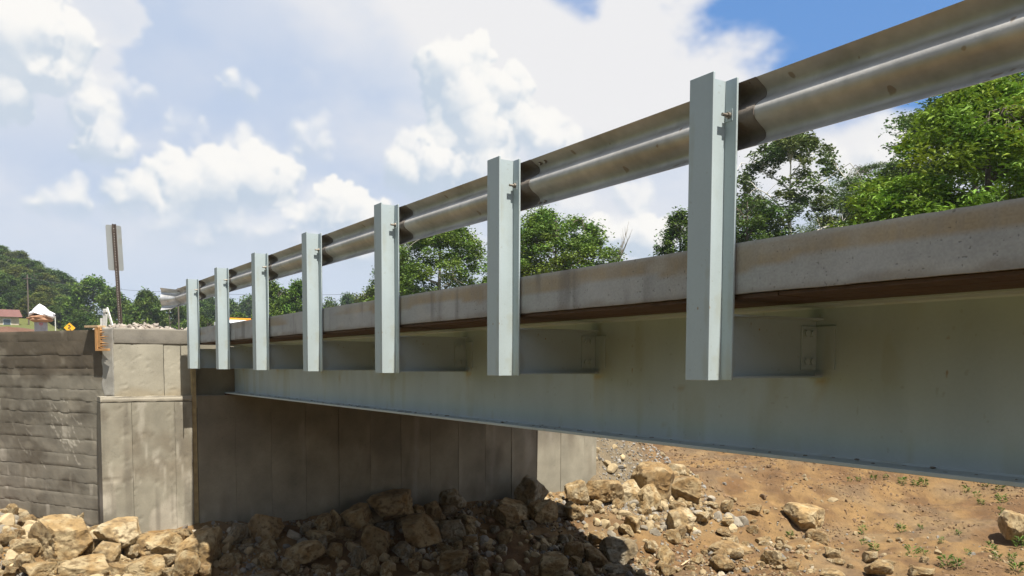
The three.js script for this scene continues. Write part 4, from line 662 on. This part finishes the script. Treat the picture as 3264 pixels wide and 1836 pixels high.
{
  // utility poles and wires
  const pole = (x, z, y1, label) => { const y0 = terrain(x, z, false) - 0.3, p = thing('utility_pole', label, 'utility pole', [x, y0, z], 0.5); mesh('mast', cyl(0.14, 0.1, y1 - y0, 10, [0, (y1 - y0) / 2, 0]), M.bark, p); mesh('crossarm', box(-1.1, 1.1, y1 - y0 - 0.75, y1 - y0 - 0.6, -0.06, 0.06), M.bark, p); return [x, y1 - 0.6, z]; };
  const a = pole(-170, -5.6, 15.4, 'tall grey utility pole in front of the wooded hill'), b = pole(-140, -24.6, 11.8, 'grey utility pole by the trees behind the guardrail end');
  const wire = (p, q, sag) => { const pts = []; for (let i = 0; i <= 12; i++) { const t = i / 12; pts.push(new THREE.Vector3(lerp(p[0], q[0], t), lerp(p[1], q[1], t) - sag * 4 * t * (1 - t), lerp(p[2], q[2], t))); } return metric(new THREE.TubeGeometry(new THREE.CatmullRomCurve3(pts), 24, 0.022, 4)); };
  const w = thing('power_line', 'thin sagging power line strung between the utility poles', 'wire');
  mesh('wire', wire(a, b, 0.5), std({ color: lin(0.06, 0.06, 0.07), roughness: 0.6 }), w); mesh('wire', wire(b, [-110, 11.5, -60], 0.8), std({ color: lin(0.06, 0.06, 0.07), roughness: 0.6 }), w);
  const m = thing('marker_post', 'slim white marker post standing at the edge of the field', 'post', [-98.8, 0.6, -4.5]); mesh('shaft', cyl(0.06, 0.05, 4.2, 10, [0, 2.1, 0]), M.whiteWood, m); mesh('cap', cyl(0.075, 0.06, 0.08, 10, [0, 4.24, 0]), M.whiteWood, m);
}
{
  const m = tag(mesh('soil_mound', (() => { const g = new THREE.SphereGeometry(1, 60, 16, 0, R360, 0, Math.PI / 2), p = g.attributes.position; for (let i = 0; i < p.count; i++) { const x = p.getX(i), y = p.getY(i), z = p.getZ(i), k = 0.8 + 0.4 * fbm(x * 4, y * 4, z * 4, 4); p.setXYZ(i, x * 3 * k, y * 1.35 * k, z * 5.5 * k); } g.computeVertexNormals(); return metric(g); })(), std({ color: lin(0.16, 0.085, 0.055), roughness: 1, map: rep(texGrain, 0.8), bumpMap: rep(texGrain, 1), bumpScale: 0.05 })), 'long reddish brown topsoil mound behind the form tube', 'soil');
  m.position.set(-42, 0.3, 3.2);
}
console.log('things');

// ------------------------------------------------------------------ trees
function limbGeo(list) {                                            // list of polylines of [Vector3, radius]
  const P = [], I = [], N = 6, up = new THREE.Vector3(), a = new THREE.Vector3(), b = new THREE.Vector3();
  for (const line of list) {
    let base = P.length / 3;
    line.forEach(([p, r], k) => { up.copy(line[Math.min(k + 1, line.length - 1)][0]).sub(line[Math.max(0, k - 1)][0]).normalize(); a.set(0.31, 0.2, 0.93).cross(up).normalize(); b.crossVectors(up, a); for (let j = 0; j < N; j++) { const t = j / N * R360; P.push(p.x + (a.x * Math.cos(t) + b.x * Math.sin(t)) * r, p.y + (a.y * Math.cos(t) + b.y * Math.sin(t)) * r, p.z + (a.z * Math.cos(t) + b.z * Math.sin(t)) * r); } });
    for (let k = 0; k + 1 < line.length; k++) for (let j = 0; j < N; j++) { const q = base + k * N + j, w = base + k * N + (j + 1) % N; I.push(q, w, q + N, w, w + N, q + N); }
  }
  const g = new THREE.BufferGeometry(); g.setAttribute('position', new THREE.Float32BufferAttribute(P, 3)); g.setIndex(I); g.computeVertexNormals(); return metric(g);
}
// o: h height, w crown width, base crown base 0..1, clumps, clumpR, leaves, leaf size, flat, gaps, bark, mat
function treeGeo(o) {
  const r = rng(o.seed), lines = [], clumps = [], V = (x, y, z) => new THREE.Vector3(x, y, z), gauss = () => (r() + r() + r() - 1.5) * 0.9;
  const top = V((r() - 0.5) * o.w * 0.1, o.h * 0.93, (r() - 0.5) * o.w * 0.1), tr = o.trunk ?? o.h * 0.022, trunk = [];
  for (let k = 0; k <= 8; k++) { const t = k / 8; trunk.push([V(top.x * t + Math.sin(t * 5 + o.seed) * o.h * 0.012, top.y * t, top.z * t + Math.cos(t * 4 + o.seed) * o.h * 0.012), tr * (1.05 - t) + 0.015]); }
  lines.push(trunk);
  const onTrunk = (y) => { const t = clamp(y / top.y) * 8, k = Math.min(7, Math.floor(t)); return trunk[k][0].clone().lerp(trunk[k + 1][0], t - k); };
  const shape = o.shape ?? ((t) => Math.pow(Math.sin(Math.PI * Math.min(1, 0.12 + t * 0.88)), 0.62));
  const limbs = [];
  for (let i = 0; i < (o.limbs ?? 9); i++) {
    const t = (i + r() * 0.6) / (o.limbs ?? 9), y0 = o.h * (o.base * 0.75 + t * (0.85 - o.base * 0.75)), az = i * 2.4 + r(), reach = o.w / 2 * shape(clamp((y0 / o.h - o.base) / (1 - o.base) + 0.12)) * (0.7 + r() * 0.3), s = onTrunk(y0), line = [];
    for (let k = 0; k <= 5; k++) { const q = k / 5; line.push([V(s.x + Math.cos(az + q * 0.3) * reach * q, s.y + o.h * (o.rise ?? 0.13) * q * (1 - 0.3 * q) + (r() - 0.5) * 0.1, s.z + Math.sin(az + q * 0.3) * reach * q), tr * 0.42 * (1 - t * 0.5) * (1.05 - q) + 0.012]); }
    lines.push(line); limbs.push(line);
  }
  for (let i = 0; i < o.clumps; i++) {
    let c, t, tries = 0;
    do { t = Math.pow(r(), 0.85); const az = r() * R360, rad = o.w / 2 * shape(t) * Math.pow(0.12 + 0.88 * r(), 0.45); c = V(Math.cos(az) * rad + top.x * t, o.h * (o.base + (1 - o.base) * t * 0.97), Math.sin(az) * rad + top.z * t); } while (noise(c.x * (o.gapScale ?? 0.5) + o.seed, c.y * (o.gapScale ?? 0.5), c.z * (o.gapScale ?? 0.5)) < (o.gaps ?? 0.3) && tries++ < 12);
    clumps.push(c);
    let best = null, bd = 1e9; for (const l of limbs) for (let k = 1; k < l.length; k++) { const d = l[k][0].distanceTo(c) + (l[k][0].y > c.y ? 0.6 : 0); if (d < bd) { bd = d; best = l[k][0]; } }
    const st = onTrunk(c.y * 0.9); if (st.distanceTo(c) < bd) best = st;
    const m = best.clone().lerp(c, 0.5).add(V(gauss() * 0.15, 0.12, gauss() * 0.15));
    if (best.distanceTo(c) < 1.7) lines.push([[best.clone(), 0.02 * (o.twig ?? 1)], [m, 0.014 * (o.twig ?? 1)], [c.clone(), 0.005]]);
  }
  const P = [], C = [], n = V(0, 0, 0), d = V(0, 0, 0), e = V(0, 0, 0);
  for (const c of clumps) {
    const R = o.clumpR * (0.65 + r() * 0.7), tone = 0.8 + r() * 0.4, yel = r();
    const cnt = Math.round(o.leaves * (0.6 + r() * 0.8));
    for (let k = 0; k < cnt; k++) {
      const x = c.x + gauss() * R, y = c.y + gauss() * R * (o.flat ?? 0.65), z = c.z + gauss() * R, L = o.leaf * (0.6 + r() * 0.8), W = L * (o.slim ?? 0.62);
      n.set(gauss() * 0.9, 0.75 + r() * 0.5, gauss() * 0.9).normalize(); d.set(gauss(), -(o.droop ?? 0.25) + gauss() * 0.4, gauss()).cross(n).normalize(); e.crossVectors(d, n);
      const v = tone * (0.72 + r() * 0.56), col = [v * (0.85 + yel * 0.35), v, v * (0.9 - yel * 0.25)];
      // a folded leaf: two triangles about the midrib
      const A = [x - d.x * L / 2, y - d.y * L / 2, z - d.z * L / 2], B = [x + e.x * W / 2 + n.x * W * 0.15, y + e.y * W / 2 + n.y * W * 0.15, z + e.z * W / 2 + n.z * W * 0.15], D = [x + d.x * L / 2, y + d.y * L / 2 - L * 0.12, z + d.z * L / 2], E = [x - e.x * W / 2 + n.x * W * 0.15, y - e.y * W / 2 + n.y * W * 0.15, z - e.z * W / 2 + n.z * W * 0.15];
      P.push(...A, ...B, ...D, ...A, ...D, ...E); for (let j = 0; j < 6; j++) C.push(...col);
    }
  }
  const g = new THREE.BufferGeometry(); g.setAttribute('position', new THREE.BufferAttribute(new Float32Array(P), 3)); g.setAttribute('color', new THREE.BufferAttribute(new Float32Array(C), 3)); g.computeVertexNormals();
  return [limbGeo(lines), g];
}
let leafTris = 0;
function tree(name, label, group, pos, turn, parts, bark, mat, sc = [1, 1, 1]) {
  const t = thing(name, label, 'tree', pos, turn, group); t.scale.set(...sc);
  mesh('trunk', parts[0], bark, t); mesh('crown', parts[1], mat, t); leafTris += parts[1].attributes.position.count / 3;
  return t;
}
const L1 = leafMat(0.12, 0.2, 0.035), L2 = leafMat(0.075, 0.135, 0.03), L3 = leafMat(0.17, 0.265, 0.035), L4 = leafMat(0.1, 0.155, 0.05), L5 = leafMat(0.08, 0.14, 0.03);
const gy = (x, z) => terrain(x, z, false);
{
  const own = (name, label, x, z, topY, o, bark, mat) => { const y = gy(x, z) - 0.15; return tree(name, label, 'trees beyond the bridge deck', [x, y, z], 0, treeGeo({ ...o, h: topY - y }), bark, mat); };
  own('broadleaf_tree', 'dense round leafy tree rising behind the deck beside the fifth post', -47.7, -23, 9.5, { seed: 11, w: 9.4, base: 0.05, clumps: 520, clumpR: 0.62, leaves: 105, leaf: 0.185, gaps: 0.3, gapScale: 0.8 }, M.paleBark, L1);
  own('broadleaf_tree', 'lower leafy tree beside the dense round tree', -57, -23.8, 8, { seed: 12, w: 5.4, base: 0.06, clumps: 170, clumpR: 0.6, leaves: 80, leaf: 0.18, gaps: 0.3 }, M.bark, L4);
  const bare = own('broadleaf_tree', 'spreading bright green tree with dead bare branches showing above the deck', -36.8, -24.5, 8.8, { seed: 23, w: 8.2, base: 0.18, clumps: 400, clumpR: 0.54, leaves: 110, leaf: 0.165, gaps: 0.34, gapScale: 0.55, limbs: 11 }, M.bark, L1);
  const V = (x, y, z) => new THREE.Vector3(x, y, z), dead = [];
  const rr = rng(9); for (let k = 0; k < 4; k++) { const b = V(2.6 + rr() * 0.9, 6.2, -1.6 - rr() * 0.7), t = V(b.x + 0.3 + rr() * 0.9, 7.7 + rr() * 1.1, b.z - rr() * 0.6); dead.push([[V(1.2, 4.5, -0.8), 0.06], [b, 0.035], [b.clone().lerp(t, 0.5).add(V(0.1, 0, 0.05)), 0.022], [t, 0.006]]); for (let j = 0; j < 3; j++) { const s = b.clone().lerp(t, 0.3 + 0.2 * j); dead.push([[s, 0.014], [s.clone().add(V((rr() - 0.3) * 0.6, 0.35 + rr() * 0.3, (rr() - 0.5) * 0.4)), 0.004]]); } }
  mesh('dead_branches', limbGeo(dead), M.paleBark, bare);
  own('broadleaf_tree', 'small leafy tree filling in below the tree with dead branches', -39.8, -24.8, 6.4, { seed: 24, w: 6, base: 0.06, clumps: 150, clumpR: 0.6, leaves: 85, leaf: 0.16, gaps: 0.35 }, M.bark, L2);
  own('sycamore_tree', 'tall open sycamore with white limbs showing through sparse leaves', -32, -38.1, 13.7, { seed: 33, w: 10, base: 0.12, clumps: 430, clumpR: 0.5, leaves: 70, leaf: 0.22, gaps: 0.46, gapScale: 0.45, limbs: 13, rise: 0.2, trunk: 0.2 }, std({ color: lin(0.58, 0.55, 0.5), roughness: 0.9 }), leafMat(0.095, 0.14, 0.05));
  own('broadleaf_tree', 'dark leafy tree at the foot of the tall open sycamore', -31.3, -33.5, 9.6, { seed: 36, w: 6.4, base: 0.06, clumps: 230, clumpR: 0.6, leaves: 90, leaf: 0.18, gaps: 0.33 }, M.bark, L2);
  own('broadleaf_tree', 'narrow dark tree showing just past the seventh post', -37.3, -34.3, 9.6, { seed: 37, w: 3.6, base: 0.1, clumps: 140, clumpR: 0.5, leaves: 80, leaf: 0.18, gaps: 0.3 }, M.bark, L5);
  own('locust_tree', 'feathery honey locust with layered fine foliage between sycamore and bright green ash', -34.9, -49.4, 13.9, { seed: 41, w: 11, base: 0.2, clumps: 320, clumpR: 0.85, leaves: 110, leaf: 0.16, slim: 0.35, flat: 0.22, gaps: 0.4, gapScale: 0.7, limbs: 12, rise: 0.2 }, M.bark, L4);
  own('broadleaf_tree', 'tallest dark tree towering behind the bright green ash', -28.1, -50.2, 18.7, { seed: 52, w: 15.5, base: 0.06, clumps: 640, clumpR: 0.82, leaves: 105, leaf: 0.25, gaps: 0.36, gapScale: 0.4, limbs: 13 }, M.bark, L5);
  own('broadleaf_tree', 'dark clumpy tree between the locust and the tallest tree', -28.2, -44.1, 12.6, { seed: 53, w: 7.2, base: 0.1, clumps: 240, clumpR: 0.65, leaves: 85, leaf: 0.2, gaps: 0.36 }, M.bark, L5);
  own('ash_tree', 'bright yellow green ash tree close behind the deck', -10.9, -21.3, 7.9, { seed: 61, w: 8, base: 0.05, clumps: 560, clumpR: 0.48, leaves: 105, leaf: 0.2, slim: 0.36, droop: 0.5, gaps: 0.28, gapScale: 0.8 }, M.bark, L3);
  own('ash_tree', 'lower bright green ash sapling spreading beside the ash tree', -12.1, -19.2, 5.4, { seed: 62, w: 6.4, base: 0.05, clumps: 360, clumpR: 0.45, leaves: 100, leaf: 0.2, slim: 0.36, droop: 0.5, gaps: 0.28, gapScale: 0.8 }, M.bark, L3);
  own('broadleaf_tree', 'low pale leafy thicket tree in front of the sycamore', -29.1, -36.8, 7.2, { seed: 71, w: 8.4, base: 0.05, clumps: 260, clumpR: 0.6, leaves: 75, leaf: 0.16, gaps: 0.38, gapScale: 0.9 }, M.bark, L4);
  own('broadleaf_tree', 'low leafy tree in front of the locust', -23.5, -35.1, 7.2, { seed: 72, w: 6, base: 0.05, clumps: 190, clumpR: 0.55, leaves: 80, leaf: 0.17, gaps: 0.36 }, M.bark, L1);
}
{
  const mats = [leafMat(0.09, 0.15, 0.02), leafMat(0.125, 0.155, 0.026), leafMat(0.06, 0.115, 0.02), leafMat(0.095, 0.17, 0.02)];
  const far = [101, 102, 103, 104, 105].map((s, i) => treeGeo({ seed: s, h: 12, w: [9.5, 8.4, 10.5, 7.6, 9][i], base: [0.1, 0.14, 0.12, 0.08, 0.1][i], clumps: 200, clumpR: 0.95, leaves: 80, leaf: 0.44, gaps: 0.27, gapScale: 0.35, flat: 0.75 }));
  const r = rng(500);
  const hill = [[-272.0,-4.4,31.6],[-263.8,-7.8,29.4],[-255.4,-11.4,26.7],[-247.8,-14.1,24.8],[-240.4,-16.2,23.1],[-227.6,-17.4,19.7],[-247.3,-5.3,24.5],[-239.1,-8.8,22.5],[-231.2,-11.6,20.1],[-223.5,-14.3,18.3],[-216.3,-16.1,15.6],[-230.6,-3.1,19.6],[-222.8,-5.9,17.8],[-215.1,-8.6,15.6],[-207.5,-11.2,14.4],[-200.0,-13.5,12.3],[-280.5,-0.4,33.4],[-244.7,0.2,22.5],[-206.5,-3.1,13.5],[-204.5,-15.8,12.3],[-213.8,-1.1,15.2]];
  for (const [x, z, top] of hill) { const y = gy(x, z) - 0.4, h = Math.max(7, top - y), k = Math.floor(r() * 5), w = (h / 12) * (0.95 + r() * 0.3); tree('hillside_tree', 'leafy tree in the wood covering the hillside behind the farmhouse', 'trees on the wooded hillside', [x, y, z], r() * 6, far[k], M.bark, mats[Math.floor(r() * 4)], [Math.max(0.85, w), h / 12, Math.max(0.85, w)]); }
  const edge = [[-198.5, -6.3, 11.6], [-193.4, -8.8, 11.4], [-189.4, -11.2, 11], [-191.6, -3.9, 10.6], [-188, -0.5, 10.6], [-186.3, -6.6, 10], [-194, 3, 12]];
  for (const [x, z, top] of edge) { const y = gy(x, z) - 0.3, h = Math.max(5, top - y), k = Math.floor(r() * 5); tree('hillside_tree', 'low tree along the wood edge above the mown field', 'trees along the wood edge', [x, y, z], r() * 6, far[k], M.bark, mats[Math.floor(r() * 4)], [h / 10, h / 12, h / 10]); }
  const mid = [['big', -183.5, -17.8, 16.7, 9.6, 'large round tree standing clear of the wood behind the sign post'], ['b', -171.5, -19.8, 14, 8, 'tree joined to the large round tree behind the sign post'], ['dark', -151, -12.2, 9, 4.6, 'dark narrow tree between the yellow warning sign and the barricade boards'], ['b', -155.6, -22.3, 12.3, 7.6], ['b', -163, -27.5, 12.2, 7.2], ['b', -173.9, -32.7, 12.6, 8], ['b', -153.4, -19.7, 8.1, 5], ['far', -207.9, -44, 16.1, 10], ['far', -228.8, -53.2, 16.9, 11], ['far', -257.1, -65.2, 21.3, 13], ['far', -247, -67, 19.7, 12], ['bush', -111.8, -26.6, 6.5, 5.5], ['bush', -121.6, -25, 6.8, 5.2], ['b', -99.3, -28.1, 10.2, 5.6, 'twin leafy tree between the third and fourth posts, the taller of two'], ['b', -94.9, -28.9, 9.5, 5, 'twin leafy tree between the third and fourth posts, the shorter of two'], ['far', -199.6, -71.8, 17.3, 9], ['far', -197.8, -74.5, 17, 8], ['far', -182.1, -71.1, 14.9, 8], ['b', -102.7, -40.9, 10.4, 5.4, 'leafy tree just behind the fifth post above the deck'], ['bush', -97.9, -34.9, 7, 5.6], ['bush', -176.9, -21.7, 8.7, 7], ['bush', -178.7, -28.4, 9.8, 8], ['bush', -174.5, -31.3, 9.3, 8], ['bush', -162, -17.1, 8.2, 6.5], ['far', -190, -38, 13.5, 10], ['far', -180, -52, 13, 10], ['bush', -128, -38, 8.4, 7], ['bush', -118, -44, 8.2, 7], ['far', -150, -62, 12, 10]];
  const cls = { b: ['leafy tree in the tree line beyond the guardrail end', 'tree line beyond the guardrail end'], far: ['hazy distant tree beyond the bridge deck', 'hazy distant trees'], bush: ['rounded bushy thicket low in the tree line', 'bushy thickets in the tree line'] };
  for (const [kind, x, z, top, w, label] of mid) { const y = gy(x, z) - 0.4, h = Math.max(4, top - y), k = Math.floor(r() * 5); tree(kind === 'bush' ? 'bushy_thicket' : 'field_tree', label ?? cls[kind][0], label ? undefined : cls[kind][1], [x, y, z], r() * 6, far[k], M.bark, kind === 'dark' ? mats[2] : kind === 'far' ? mats[2] : mats[Math.floor(r() * 4)], [w / 9, h / 12, w / 9]); }
  // unseen trees added behind the camera to darken the shaded side of the bridge
  for (const [x, z, h] of [[-1, 20, 11], [4, 18, 12], [9, 16, 12], [14, 15, 12], [19, 14, 12], [-7, 23, 11]]) { const y = gy(x, z) - 0.3; tree('added_bank_tree', 'unseen leafy tree added behind the camera to darken the shaded girder', 'unseen trees added behind the camera', [x, y, z], r() * 6, far[Math.floor(r() * 5)], M.bark, mats[2], [h / 13, h / 12, h / 13]); }
}
console.log('leaf triangles', leafTris);
renderer.render(scene, camera);
